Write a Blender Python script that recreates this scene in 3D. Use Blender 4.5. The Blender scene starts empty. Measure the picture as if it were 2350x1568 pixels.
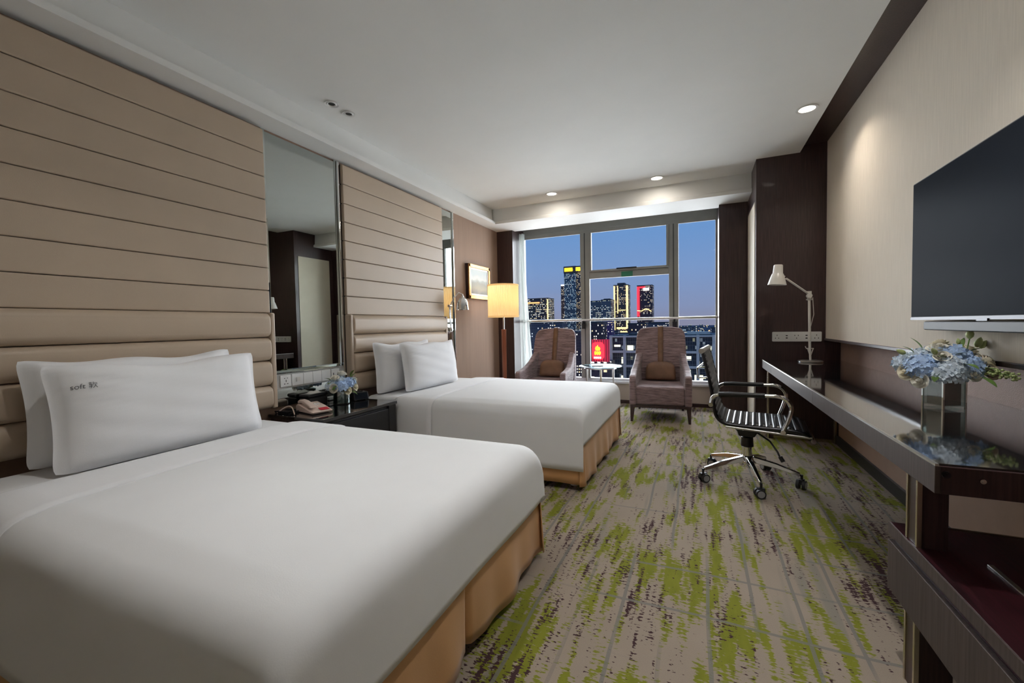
import bpy, math, random
from math import pi, sin, cos, radians as R
from mathutils import Vector, Matrix
random.seed(7)
scene = bpy.context.scene
COL = scene.collection

# ------------------------------------------------------------------ camera
cam_d = bpy.data.cameras.new('camera'); cam = bpy.data.objects.new('camera', cam_d); COL.objects.link(cam)
right = Vector((0.9143, 0.4047, -0.0187)); up = Vector((0.0015, 0.0428, 0.9991)); back = Vector((0.4051, -0.9135, 0.0385))
M = Matrix((right, up, back)).transposed().to_4x4(); M.translation = (0, 0, 1.1)
cam.matrix_world = M
cam_d.sensor_fit = 'HORIZONTAL'; cam_d.sensor_width = 36; cam_d.lens = 970.6 / 2350 * 36
cam_d.clip_start = 0.05; cam_d.clip_end = 9000
scene.camera = cam

# ------------------------------------------------------------------ sky (dusk) and exposure
W = bpy.data.worlds.new('dusk'); scene.world = W; W.use_nodes = True
nt = W.node_tree; nt.nodes.clear()
tc = nt.nodes.new('ShaderNodeTexCoord'); sx = nt.nodes.new('ShaderNodeSeparateXYZ')
rp = nt.nodes.new('ShaderNodeValToRGB'); bg = nt.nodes.new('ShaderNodeBackground'); ow = nt.nodes.new('ShaderNodeOutputWorld')
nt.links.new(tc.outputs['Generated'], sx.inputs[0]); nt.links.new(sx.outputs['Z'], rp.inputs[0])
nt.links.new(rp.outputs[0], bg.inputs[0]); nt.links.new(bg.outputs[0], ow.inputs[0])
e = rp.color_ramp.elements
e[0].position = 0.0; e[0].color = (.245, .255, .365, 1)
e[1].position = 0.42; e[1].color = (.085, .23, .58, 1)
for p, c in ((.035, (.235, .29, .47, 1)), (.12, (.20, .32, .58, 1)), (.24, (.13, .30, .62, 1))):
    n = e.new(p); n.color = c
bg.inputs[1].default_value = .90
vs = scene.view_settings
vs.view_transform = 'Standard'; vs.look = 'None'; vs.gamma = 1; vs.use_curve_mapping = False
vs.exposure = 0.17
DOWN_W = 2.2       # watts of one recessed downlight
NEAR_W = 5.0      # base watts of the unseen fill lights added near the camera
LAMP_W = 2.6       # watts of the floor lamp bulb
# daylight entering through the window glass
dl = bpy.data.lights.new('window_daylight', 'AREA'); dl.shape = 'RECTANGLE'; dl.size = 7.0; dl.size_y = 4.6; dl.energy = 1050; dl.color = (.92, .96, 1)
dlo = bpy.data.objects.new('window_daylight', dl); COL.objects.link(dlo); dlo.location = (-1.1, 8.6, 2.25); dlo.rotation_euler = (R(-90), 0, 0)

# ------------------------------------------------------------------ helpers
class MB:
    def __init__(s): s.v = []; s.f = []
    def add(s, vs_, fs):
        o = len(s.v); s.v += [tuple(p) for p in vs_]; s.f += [tuple(i + o for i in f) for f in fs]; return s
    def box(s, x0, x1, y0, y1, z0, z1):
        return s.add([(x0,y0,z0),(x1,y0,z0),(x1,y1,z0),(x0,y1,z0),(x0,y0,z1),(x1,y0,z1),(x1,y1,z1),(x0,y1,z1)],
                     [(3,2,1,0),(4,5,6,7),(0,1,5,4),(1,2,6,5),(2,3,7,6),(3,0,4,7)])
    def prism(s, poly, a, b, axis='y'):
        n = len(poly)
        def P(p, t):
            if axis == 'y': return (p[0], t, p[1])
            if axis == 'x': return (t, p[0], p[1])
            return (p[0], p[1], t)
        vs_ = [P(p, a) for p in poly] + [P(p, b) for p in poly]
        fs = [tuple(range(n)), tuple(range(2*n-1, n-1, -1))] + [(i, i+n, (i+1) % n + n, (i+1) % n) for i in range(n)]
        return s.add(vs_, fs)
    def tube(s, pts, r, n=10, cap=True, closed=False):
        pts = [Vector(p) for p in pts]; m = len(pts)
        rr = r if isinstance(r, (list, tuple)) else [r]*m
        vs_ = []; prev = None
        for i, p in enumerate(pts):
            if closed: t = pts[(i+1) % m]-pts[i-1]
            else: t = pts[min(i+1, m-1)]-pts[max(i-1, 0)]
            t.normalize()
            if prev is None:
                a = Vector((0, 0, 1)) if abs(t.z) < .9 else Vector((1, 0, 0))
                u = t.cross(a).normalized()
            else:
                u = (prev - t*prev.dot(t)).normalized()
            prev = u; w = t.cross(u)
            vs_ += [p + u*cos(2*pi*k/n)*rr[i] + w*sin(2*pi*k/n)*rr[i] for k in range(n)]
        fs = []
        for i in range(m if closed else m-1):
            j = (i+1) % m
            fs += [(i*n+k, i*n+(k+1) % n, j*n+(k+1) % n, j*n+k) for k in range(n)]
        if cap and not closed: fs += [tuple(range(n-1, -1, -1)), tuple((m-1)*n+k for k in range(n))]
        return s.add(vs_, fs)
    def lathe(s, prof, n=24, c=(0, 0, 0), closed=False):
        vs_ = []; m = len(prof)
        for r, z in prof: vs_ += [(c[0]+r*cos(2*pi*k/n), c[1]+r*sin(2*pi*k/n), c[2]+z) for k in range(n)]
        fs = [(i*n+k, i*n+(k+1) % n, (i+1)*n+(k+1) % n, (i+1)*n+k) for i in range(m-1) for k in range(n)]
        if closed: fs += [((m-1)*n+k, (m-1)*n+(k+1) % n, (k+1) % n, k) for k in range(n)]
        else:
            if prof[0][0] > 1e-6: fs.append(tuple(range(n-1, -1, -1)))
            if prof[-1][0] > 1e-6: fs.append(tuple((m-1)*n+k for k in range(n)))
        return s.add(vs_, fs)
    def grid(s, fn, nu, nv):
        vs_ = [fn(i/nu, j/nv) for j in range(nv+1) for i in range(nu+1)]
        fs = [(j*(nu+1)+i, j*(nu+1)+i+1, (j+1)*(nu+1)+i+1, (j+1)*(nu+1)+i) for j in range(nv) for i in range(nu)]
        return s.add(vs_, fs)
    def xf(s, mat):
        s.v = [tuple(mat @ Vector(p)) for p in s.v]; return s

def obj(name, mb, mat=None, parent=None, smooth=None, bevel=0, seg=2, world=False, subd=0, solid=0):
    me = bpy.data.meshes.new(name)
    v = mb.v
    if world and parent is not None:
        l = parent.location; v = [(p[0]-l[0], p[1]-l[1], p[2]-l[2]) for p in v]
    me.from_pydata(v, [], mb.f); me.validate(); me.update()
    if smooth is not None:
        me.polygons.foreach_set('use_smooth', [True]*len(me.polygons))
        me.set_sharp_from_angle(angle=R(smooth))
    if mat is not None: me.materials.append(mat)
    o = bpy.data.objects.new(name, me); COL.objects.link(o)
    if parent is not None: o.parent = parent
    if bevel:
        b = o.modifiers.new('bevel', 'BEVEL'); b.width = bevel; b.segments = seg; b.limit_method = 'ANGLE'; b.angle_limit = R(35)
        if smooth is None:
            me.polygons.foreach_set('use_smooth', [True]*len(me.polygons)); b.harden_normals = True
    if solid:
        b = o.modifiers.new('thick', 'SOLIDIFY'); b.thickness = solid; b.offset = -1
    if subd:
        b = o.modifiers.new('sub', 'SUBSURF'); b.levels = subd; b.render_levels = subd
    return o

def tag(o, label, cat, group=None, kind=None):
    o['label'] = label; o['category'] = cat
    if group: o['group'] = group
    if kind: o['kind'] = kind
    return o
def thing(name, label, cat, loc=(0, 0, 0), rz=0, group=None, kind=None, rot=None):
    o = bpy.data.objects.new(name, None); COL.objects.link(o); o.location = loc
    o.rotation_euler = rot if rot else (0, 0, rz); o.empty_display_size = .1
    return tag(o, label, cat, group, kind)
def B(*a): return MB().box(*a)
def copy_tree(root, loc, rz=None):
    r = root.copy(); COL.objects.link(r); r.location = loc
    if rz is not None: r.rotation_euler = (0, 0, rz)
    for ch in root.children:
        c = ch.copy(); COL.objects.link(c); c.parent = r
        for g in ch.children:
            d = g.copy(); COL.objects.link(d); d.parent = c
    return r
def rbox(x0, x1, y0, y1, z0, z1, r=.02, n=4):
    """box with its vertical edges rounded, as a prism in z"""
    pts = []
    for cx, cy, a0 in ((x1-r, y1-r, 0), (x0+r, y1-r, 90), (x0+r, y0+r, 180), (x1-r, y0+r, 270)):
        for k in range(n+1):
            a = R(a0+90*k/n); pts.append((cx+r*cos(a), cy+r*sin(a)))
    return MB().prism(pts, z0, z1, 'z')

# ------------------------------------------------------------------ materials
def N(t, kind, **kw):
    n = t.nodes.new(kind)
    for k, v in kw.items():
        if k.startswith('i_'): n.inputs[k[2:].replace('_', ' ')].default_value = v
        else: setattr(n, k, v)
    return n
def mat(name, col, rough=.5, metal=0, spec=.5, coat=0, noise=0, nscale=8, stretch=(1, 1, 1), bump=0, bscale=200, bstretch=(1, 1, 1), sheen=0, trans=0, emit=None, es=0):
    m = bpy.data.materials.new(name); m.use_nodes = True; t = m.node_tree; b = t.nodes['Principled BSDF']
    b.inputs['Base Color'].default_value = (*col, 1); b.inputs['Roughness'].default_value = rough
    b.inputs['Metallic'].default_value = metal; b.inputs['Specular IOR Level'].default_value = spec
    b.inputs['Coat Weight'].default_value = coat; b.inputs['Coat Roughness'].default_value = .06
    b.inputs['Sheen Weight'].default_value = sheen; b.inputs['Transmission Weight'].default_value = trans
    if emit: b.inputs['Emission Color'].default_value = (*emit, 1); b.inputs['Emission Strength'].default_value = es
    tcn = N(t, 'ShaderNodeTexCoord')
    if noise:
        mp = N(t, 'ShaderNodeMapping'); mp.inputs['Scale'].default_value = stretch
        nz = N(t, 'ShaderNodeTexNoise'); nz.inputs['Scale'].default_value = nscale; nz.inputs['Detail'].default_value = 4
        mr = N(t, 'ShaderNodeMapRange'); mr.inputs[3].default_value = 1-noise; mr.inputs[4].default_value = 1+noise
        mr.inputs[1].default_value = .3; mr.inputs[2].default_value = .7
        mx = N(t, 'ShaderNodeMix', data_type='RGBA', blend_type='MULTIPLY'); mx.inputs[0].default_value = 1
        mx.inputs[6].default_value = (*col, 1)
        t.links.new(tcn.outputs['Object'], mp.inputs[0]); t.links.new(mp.outputs[0], nz.inputs['Vector'])
        t.links.new(nz.outputs[0], mr.inputs[0]); t.links.new(mr.outputs[0], mx.inputs[7]); t.links.new(mx.outputs[2], b.inputs['Base Color'])
    if bump:
        mp2 = N(t, 'ShaderNodeMapping'); mp2.inputs['Scale'].default_value = bstretch
        n2 = N(t, 'ShaderNodeTexNoise'); n2.inputs['Scale'].default_value = bscale; n2.inputs['Detail'].default_value = 2
        bp = N(t, 'ShaderNodeBump'); bp.inputs['Strength'].default_value = bump; bp.inputs['Distance'].default_value = .004
        t.links.new(tcn.outputs['Object'], mp2.inputs[0]); t.links.new(mp2.outputs[0], n2.inputs['Vector'])
        t.links.new(n2.outputs[0], bp.inputs['Height']); t.links.new(bp.outputs[0], b.inputs['Normal'])
    return m

M_ = {}
M_['paint'] = mat('ceiling_paint', (.80, .80, .78), .75, noise=.015, nscale=3)
M_['leather'] = mat('taupe_leather', (.47, .37, .275), .48, noise=.03, nscale=4, bump=.12, bscale=420)
M_['leather2'] = mat('taupe_leather_roll', (.50, .395, .295), .42, noise=.03, nscale=4, bump=.12, bscale=420)
M_['brownwall'] = mat('brown_wall_fabric', (.30, .20, .143), .8, noise=.06, nscale=3, stretch=(1, 6, .4), bump=.2, bscale=300)
M_['wood'] = mat('espresso_wood', (.042, .021, .021), .36, noise=.40, nscale=9, stretch=(14, 14, .5), coat=.12)
M_['woodh'] = mat('espresso_wood_front', (.070, .050, .045), .60, spec=.25, noise=.25, nscale=9, stretch=(14, 14, .5))
M_['redwood'] = mat('dark_red_wood', (.026, .003, .006), .36, noise=.6, nscale=10, stretch=(14, .6, 14), coat=.15)
M_['lampwood'] = mat('red_brown_wood', (.30, .085, .035), .35, noise=.3, nscale=9, stretch=(14, 14, .6), coat=.2)
M_['fabricwall'] = mat('beige_wall_fabric', (.68, .605, .505), .85, noise=.05, nscale=9, stretch=(1, 14, .6), bump=.2, bscale=350, bstretch=(1, 4, .5))
M_['niche'] = mat('rosy_woven_panel', (.36, .235, .19), .6, noise=.05, nscale=30, bump=.5, bscale=160, bstretch=(1, 1, 3))
M_['lowerwall'] = mat('tan_panel', (.33, .215, .155), .6, noise=.04, nscale=12)
M_['creampanel'] = mat('cream_panel', (.60, .54, .43), .6, noise=.03, nscale=5)
M_['blackgloss'] = mat('black_glass_top', (.006, .006, .007), .035, spec=.75, coat=1)
M_['black'] = mat('black_plastic', (.012, .012, .014), .35, noise=.1)
M_['darkmetal'] = mat('dark_metal', (.05, .05, .055), .3, metal=1, noise=.05)
M_['chrome'] = mat('chrome', (.80, .80, .80), .08, metal=1, noise=.02)
M_['alu'] = mat('brushed_aluminium', (.62, .61, .58), .3, metal=1, noise=.05, stretch=(1, 1, 30))
M_['brass'] = mat('champagne_trim', (.66, .60, .47), .25, metal=1, noise=.04)
M_['linen'] = mat('white_cotton', (.83, .83, .845), .85, noise=.012, nscale=5, bump=.06, bscale=260, sheen=.1)
M_['linen2'] = mat('white_duvet_cover', (.80, .805, .815), .8, noise=.012, nscale=5, bump=.05, bscale=300, sheen=.1)
M_['satin'] = mat('tan_satin', (.62, .335, .14), .5, noise=.05, nscale=10, stretch=(1, 1, .3), bump=.1, bscale=350, sheen=.2)
M_['white'] = mat('white_plastic', (.78, .78, .77), .35, noise=.01)
M_['offwhite'] = mat('warm_white_metal', (.72, .70, .66), .3, noise=.03)
M_['frame'] = mat('grey_window_frame', (.27, .27, .255), .55, metal=.1, noise=.04)
M_['framedark'] = mat('dark_window_gasket', (.06, .062, .062), .5, noise=.05)
M_['sill'] = mat('white_sill', (.70, .72, .74), .4, noise=.02)
M_['farwall'] = mat('beige_low_wall', (.52, .46, .38), .8, noise=.03)
M_['gold'] = mat('antique_gold', (.55, .29, .09), .38, metal=.65, noise=.2, nscale=30, bump=.3, bscale=90)
M_['brownleather'] = mat('brown_leather', (.19, .10, .058), .42, noise=.15, nscale=14, bump=.15, bscale=300)
M_['marble'] = mat('grey_marble', (.50, .50, .49), .2, noise=.22, nscale=16)
M_['phone'] = mat('pale_pink_plastic', (.68, .53, .45), .38, noise=.02)
M_['red'] = mat('red_label', (.55, .02, .04), .4, noise=.05)
M_['green'] = mat('green_label', (.02, .16, .09), .5, noise=.1)
M_['paper'] = mat('white_card', (.75, .74, .70), .7, noise=.05)
M_['dark_hole'] = mat('socket_hole', (.02, .02, .02), .6, noise=.1)
M_['ink'] = mat('grey_ink', (.16, .16, .17), .8, noise=.1)
M_['petal_blue'] = mat('hydrangea_blue', (.46, .62, .88), .7, noise=.22, nscale=14)
M_['petal_pale'] = mat('hydrangea_pale', (.70, .80, .90), .7, noise=.15, nscale=14)
M_['petal_cream'] = mat('cream_rose_petal', (.90, .83, .66), .7, noise=.08, nscale=20)
M_['petal_white'] = mat('white_rose_petal', (.92, .89, .80), .7, noise=.06, nscale=20)
M_['leaf'] = mat('leaf_green', (.13, .22, .05), .5, noise=.3, nscale=20)
M_['bud'] = mat('bud_green', (.45, .52, .22), .55, noise=.2, nscale=30)
M_['leafwrap'] = mat('dark_leaf_lining', (.006, .020, .013), .35, noise=.3, nscale=12)
M_['screen'] = mat('tv_screen', (.018, .022, .030), .30, spec=.04, noise=.02)
M_['screen'].node_tree.nodes['Principled BSDF'].inputs['IOR'].default_value = 1.12
M_['sling'] = mat('black_leather_sling', (.014, .014, .016), .28, noise=.1, bump=.1, bscale=300)
M_['castor'] = mat('castor_rubber', (.02, .02, .022), .5, noise=.1)
M_['castor_ring'] = mat('castor_grey_ring', (.35, .35, .36), .4, noise=.05)

def glass(name, tint, refl):
    m = bpy.data.materials.new(name); m.use_nodes = True; t = m.node_tree; t.nodes.clear()
    o = N(t, 'ShaderNodeOutputMaterial'); tr = N(t, 'ShaderNodeBsdfTransparent'); gl = N(t, 'ShaderNodeBsdfGlossy'); mx = N(t, 'ShaderNodeMixShader')
    nz = N(t, 'ShaderNodeTexNoise'); nz.inputs['Scale'].default_value = .5
    hs = N(t, 'ShaderNodeMix', data_type='RGBA'); hs.inputs[6].default_value = (*tint, 1); hs.inputs[7].default_value = (*[min(1, c*1.02) for c in tint], 1)
    t.links.new(nz.outputs[0], hs.inputs[0]); t.links.new(hs.outputs[2], tr.inputs[0])
    gl.inputs['Roughness'].default_value = .0; mx.inputs[0].default_value = refl
    t.links.new(tr.outputs[0], mx.inputs[1]); t.links.new(gl.outputs[0], mx.inputs[2]); t.links.new(mx.outputs[0], o.inputs[0]); return m
M_['pane'] = glass('window_glass', (.97, .98, .985), .006)
M_['tableglass'] = glass('pale_blue_glass', (.62, .72, .76), .22)
M_['vaseglass'] = glass('vase_glass', (.80, .87, .86), .16)
m = mat('mirror_glass', (.50, .535, .515), .0, metal=1, noise=.01, nscale=1); M_['mirror'] = m
m = mat('mirror_bevel', (.66, .71, .69), .03, metal=1, noise=.02, nscale=2); M_['bevel'] = m

def sheer(name):
    m = bpy.data.materials.new(name); m.use_nodes = True; t = m.node_tree; t.nodes.clear()
    o = N(t, 'ShaderNodeOutputMaterial'); tr = N(t, 'ShaderNodeBsdfTransparent'); df = N(t, 'ShaderNodeBsdfDiffuse'); tl = N(t, 'ShaderNodeBsdfTranslucent')
    nz = N(t, 'ShaderNodeTexNoise'); nz.inputs['Scale'].default_value = 60
    mr = N(t, 'ShaderNodeMapRange'); mr.inputs[3].default_value = .62; mr.inputs[4].default_value = .82
    df.inputs[0].default_value = (.72, .76, .74, 1); tl.inputs[0].default_value = (.72, .76, .74, 1)
    a = N(t, 'ShaderNodeMixShader'); a.inputs[0].default_value = .4; b = N(t, 'ShaderNodeMixShader')
    t.links.new(df.outputs[0], a.inputs[1]); t.links.new(tl.outputs[0], a.inputs[2])
    t.links.new(nz.outputs[0], mr.inputs[0]); t.links.new(mr.outputs[0], b.inputs[0])
    t.links.new(tr.outputs[0], b.inputs[1]); t.links.new(a.outputs[0], b.inputs[2]); t.links.new(b.outputs[0], o.inputs[0]); return m
M_['sheer'] = sheer('sheer_voile')
def shade(name, col, es):
    m = bpy.data.materials.new(name); m.use_nodes = True; t = m.node_tree; t.nodes.clear()
    o = N(t, 'ShaderNodeOutputMaterial'); df = N(t, 'ShaderNodeBsdfDiffuse'); tl = N(t, 'ShaderNodeBsdfTranslucent'); a = N(t, 'ShaderNodeMixShader')
    wv = N(t, 'ShaderNodeTexNoise'); wv.inputs['Scale'].default_value = 40
    mx = N(t, 'ShaderNodeMix', data_type='RGBA'); mx.inputs[6].default_value = (*[c*.9 for c in col], 1); mx.inputs[7].default_value = (*col, 1)
    t.links.new(wv.outputs[0], mx.inputs[0]); t.links.new(mx.outputs[2], df.inputs[0]); t.links.new(mx.outputs[2], tl.inputs[0])
    a.inputs[0].default_value = .55
    t.links.new(df.outputs[0], a.inputs[1]); t.links.new(tl.outputs[0], a.inputs[2])
    em = N(t, 'ShaderNodeEmission'); em.inputs[0].default_value = (1, .68, .30, 1); em.inputs[1].default_value = es
    ad = N(t, 'ShaderNodeAddShader'); t.links.new(a.outputs[0], ad.inputs[0]); t.links.new(em.outputs[0], ad.inputs[1]); t.links.new(ad.outputs[0], o.inputs[0]); return m
M_['shade'] = shade('pleated_cream_shade', (.72, .58, .37), .30)
def emis(name, col, st):
    m = bpy.data.materials.new(name); m.use_nodes = True; t = m.node_tree; b = t.nodes['Principled BSDF']
    b.inputs['Base Color'].default_value = (*col, 1); b.inputs['Emission Color'].default_value = (*col, 1); b.inputs['Emission Strength'].default_value = st
    nz = N(t, 'ShaderNodeTexNoise'); nz.inputs['Scale'].default_value = 3; mr = N(t, 'ShaderNodeMapRange'); mr.inputs[3].default_value = st*.85; mr.inputs[4].default_value = st*1.15
    t.links.new(nz.outputs[0], mr.inputs[0]); t.links.new(mr.outputs[0], b.inputs['Emission Strength']); return m
M_['glow'] = emis('downlight_diffuser', (1, .90, .76), 6)

def velvet():
    m = mat('mauve_ribbed_velvet', (.20, .135, .135), .65, sheen=.35)
    t = m.node_tree; b = t.nodes['Principled BSDF']
    tcn = N(t, 'ShaderNodeTexCoord'); mp = N(t, 'ShaderNodeMapping'); mp.inputs['Scale'].default_value = (5, 5, 42)
    nz = N(t, 'ShaderNodeTexNoise'); nz.inputs['Scale'].default_value = 1.6; nz.inputs['Detail'].default_value = 5; nz.inputs['Roughness'].default_value = .65
    cr = N(t, 'ShaderNodeValToRGB'); cr.color_ramp.elements[0].position = .32; cr.color_ramp.elements[0].color = (.105, .060, .066, 1)
    cr.color_ramp.elements[1].position = .68; cr.color_ramp.elements[1].color = (.37, .255, .26, 1)  # ripple highlights painted into the colour, paler where the bump rises
    bp = N(t, 'ShaderNodeBump'); bp.inputs['Strength'].default_value = .8; bp.inputs['Distance'].default_value = .014
    t.links.new(tcn.outputs['Object'], mp.inputs[0]); t.links.new(mp.outputs[0], nz.inputs['Vector']); t.links.new(nz.outputs[0], cr.inputs[0])
    t.links.new(cr.outputs[0], b.inputs['Base Color']); t.links.new(nz.outputs[0], bp.inputs['Height']); t.links.new(bp.outputs[0], b.inputs['Normal']); return m
M_['velvet'] = velvet()

def carpet():
    m = bpy.data.materials.new('patterned_carpet'); m.use_nodes = True; t = m.node_tree; b = t.nodes['Principled BSDF']
    b.inputs['Roughness'].default_value = .95; b.inputs['Specular IOR Level'].default_value = .1
    tcn = N(t, 'ShaderNodeTexCoord')
    def noise(scale, sc=1, detail=2, off=(0, 0, 0), rough=.5):
        mp = N(t, 'ShaderNodeMapping'); mp.inputs['Scale'].default_value = scale; mp.inputs['Location'].default_value = off
        nz = N(t, 'ShaderNodeTexNoise'); nz.inputs['Scale'].default_value = sc; nz.inputs['Detail'].default_value = detail; nz.inputs['Roughness'].default_value = rough
        t.links.new(tcn.outputs['Object'], mp.inputs[0]); t.links.new(mp.outputs[0], nz.inputs['Vector']); return nz.outputs[0]
    def mth(op, a, c=None, clamp=False):
        n = N(t, 'ShaderNodeMath', operation=op); n.use_clamp = clamp
        for i, v in enumerate((a, c)):
            if v is None: continue
            if isinstance(v, (int, float)): n.inputs[i].default_value = v
            else: t.links.new(v, n.inputs[i])
        return n.outputs[0]
    def step(x, lo, hi):
        n = N(t, 'ShaderNodeMapRange'); n.inputs[1].default_value = lo; n.inputs[2].default_value = hi; t.links.new(x, n.inputs[0]); return n.outputs[0]
    def mix(f, a, c):
        n = N(t, 'ShaderNodeMix', data_type='RGBA')
        t.links.new(f, n.inputs[0])
        for i, v in ((6, a), (7, c)):
            if isinstance(v, tuple): n.inputs[i].default_value = (*v, 1)
            else: t.links.new(v, n.inputs[i])
        return n.outputs[2]
    base = mix(noise((1, 1, 1), 3, 3), (.29, .235, .185), (.36, .295, .24))
    # grey-blue worn bands running into the room
    base = mix(mth('MULTIPLY', step(noise((9, .7, 1), 1, 2, (3, 1, 0)), .60, .66), .55), base, (.20, .20, .17))
    # lime streaks: wide patches x long strokes x short transverse breaks
    patch = noise((3.4, 1.7, 1), 1, 2, (5.3, 2.2, 0))
    stroke = noise((20, 3.4, 1), 1, 2, (1, 7, 0))
    breaks = noise((30, 95, 1), 1, 2, (9, 4, 0), .6)
    g = mth('ADD', mth('ADD', mth('MULTIPLY', patch, .62), mth('MULTIPLY', stroke, .85)), mth('MULTIPLY', breaks, .52))
    col = mix(step(g, 1.028, 1.072), base, mix(noise((30, 6, 1), 1, 2), (.15, .165, .018), (.245, .255, .032)))
    # dark plum dashes
    patch2 = noise((4.2, 1.3, 1), 1, 2, (11.7, 6.1, 0))
    stroke2 = noise((40, 4.5, 1), 1, 2, (4, 2, 0))
    breaks2 = noise((45, 105, 1), 1, 2, (2, 8, 0), .6)
    d = mth('ADD', mth('ADD', mth('MULTIPLY', patch2, .75), mth('MULTIPLY', stroke2, .75)), mth('MULTIPLY', breaks2, .85))
    col = mix(step(d, 1.30, 1.34), col, (.060, .030, .033))
    # thin grey lines of an irregular grid
    def lines(axis, cell, width, off):
        sp = N(t, 'ShaderNodeSeparateXYZ'); t.links.new(tcn.outputs['Object'], sp.inputs[0])
        wob = mth('MULTIPLY', mth('SUBTRACT', noise((1.5, 1.5, 1), 1, 1, (off, off, 0)), .5), cell*.18)
        x = mth('ADD', mth('DIVIDE', mth('ADD', sp.outputs[axis], wob), cell), off+50)
        fr = mth('ABSOLUTE', mth('SUBTRACT', mth('FRACT', x), .5))
        return mth('LESS_THAN', fr, width/cell*.5)
    gate = step(noise((4, 1.2, 1), 1, 1, (8, 3, 0)), .42, .5)
    gate2 = step(noise((1.2, 4, 1), 1, 1, (2, 13, 0)), .46, .54)
    ln = mth('MAXIMUM', mth('MULTIPLY', lines(0, .155, .013, .3), gate), mth('MULTIPLY', lines(1, .29, .014, .7), gate2))
    ln = mth('MULTIPLY', ln, .8)
    col = mix(ln, col, (.19, .18, .165))
    pile = noise((1, 1, 1), 420, 2)
    col2 = N(t, 'ShaderNodeMix', data_type='RGBA', blend_type='MULTIPLY'); col2.inputs[0].default_value = .5
    t.links.new(col, col2.inputs[6])
    mr = N(t, 'ShaderNodeMapRange'); mr.inputs[3].default_value = .6; mr.inputs[4].default_value = 1.35; t.links.new(pile, mr.inputs[0]); t.links.new(mr.outputs[0], col2.inputs[7])
    t.links.new(col2.outputs[2], b.inputs['Base Color'])
    bp = N(t, 'ShaderNodeBump'); bp.inputs['Strength'].default_value = .35; bp.inputs['Distance'].default_value = .004
    t.links.new(pile, bp.inputs['Height']); t.links.new(bp.outputs[0], b.inputs['Normal'])
    return m
M_['carpet'] = carpet()

def city(name, wall, w, h, thr, cols, strength, ww=.55, wh=.5, glassc=None):
    """facade at night: a lattice of small windows, some of them lit"""
    m = bpy.data.materials.new(name); m.use_nodes = True; t = m.node_tree; b = t.nodes['Principled BSDF']
    b.inputs['Roughness'].default_value = .5
    tcn = N(t, 'ShaderNodeTexCoord'); sp = N(t, 'ShaderNodeSeparateXYZ'); t.links.new(tcn.outputs['Object'], sp.inputs[0])
    def mth(op, a, c=None):
        n = N(t, 'ShaderNodeMath', operation=op)
        for i, v in enumerate((a, c)):
            if v is None: continue
            if isinstance(v, (int, float)): n.inputs[i].default_value = v
            else: t.links.new(v, n.inputs[i])
        return n.outputs[0]
    u = mth('DIVIDE', mth('ADD', sp.outputs[0], mth('MULTIPLY', sp.outputs[1], 1.013)), w); v = mth('DIVIDE', sp.outputs[2], h)
    fu, fv = mth('FRACT', u), mth('FRACT', v)
    win = mth('MULTIPLY', mth('LESS_THAN', mth('ABSOLUTE', mth('SUBTRACT', fu, .5)), ww/2), mth('LESS_THAN', mth('ABSOLUTE', mth('SUBTRACT', fv, .5)), wh/2))
    cb = N(t, 'ShaderNodeCombineXYZ'); t.links.new(mth('FLOOR', u), cb.inputs[0]); t.links.new(mth('FLOOR', v), cb.inputs[1])
    wn = N(t, 'ShaderNodeTexWhiteNoise', noise_dimensions='3D'); t.links.new(cb.outputs[0], wn.inputs['Vector'])
    # whole floors tend to be lit together
    cb2 = N(t, 'ShaderNodeCombineXYZ'); t.links.new(mth('FLOOR', v), cb2.inputs[1]); t.links.new(mth('FLOOR', mth('DIVIDE', u, 6)), cb2.inputs[0])
    wn2 = N(t, 'ShaderNodeTexWhiteNoise', noise_dimensions='3D'); t.links.new(cb2.outputs[0], wn2.inputs['Vector'])
    score = mth('ADD', mth('MULTIPLY', wn.outputs[0], .6), mth('MULTIPLY', wn2.outputs[0], .4))
    lit = mth('MULTIPLY', win, mth('GREATER_THAN', score, thr))
    cr = N(t, 'ShaderNodeValToRGB'); cr.color_ramp.interpolation = 'CONSTANT'
    els = cr.color_ramp.elements
    while len(els) < len(cols): els.new(.5)
    for i, c in enumerate(cols): els[i].position = i/len(cols); els[i].color = (*c, 1)
    wn3 = N(t, 'ShaderNodeTexWhiteNoise', noise_dimensions='3D'); cb3 = N(t, 'ShaderNodeCombineXYZ')
    t.links.new(mth('FLOOR', u), cb3.inputs[0]); t.links.new(mth('FLOOR', v), cb3.inputs[1]); cb3.inputs[2].default_value = 5.5
    t.links.new(cb3.outputs[0], wn3.inputs['Vector']); t.links.new(wn3.outputs[0], cr.inputs[0])
    t.links.new(cr.outputs[0], b.inputs['Emission Color']); t.links.new(mth('MULTIPLY', lit, strength), b.inputs['Emission Strength'])
    mx = N(t, 'ShaderNodeMix', data_type='RGBA'); mx.inputs[6].default_value = (*wall, 1); g = glassc or tuple(c*.5 for c in wall); mx.inputs[7].default_value = (*g, 1)
    t.links.new(win, mx.inputs[0]); t.links.new(mx.outputs[2], b.inputs['Base Color'])
    return m

# ================================================================== THE ROOM
ZC, ZS = 2.65, 2.445            # ceiling, underside of the soffit
YB, YF = -1.9, 5.93             # wall behind the camera, window plane
def struct(name, mb, m, label, cat, **kw): return tag(obj(name, mb, m, **kw), label, cat, kind='structure')

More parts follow.
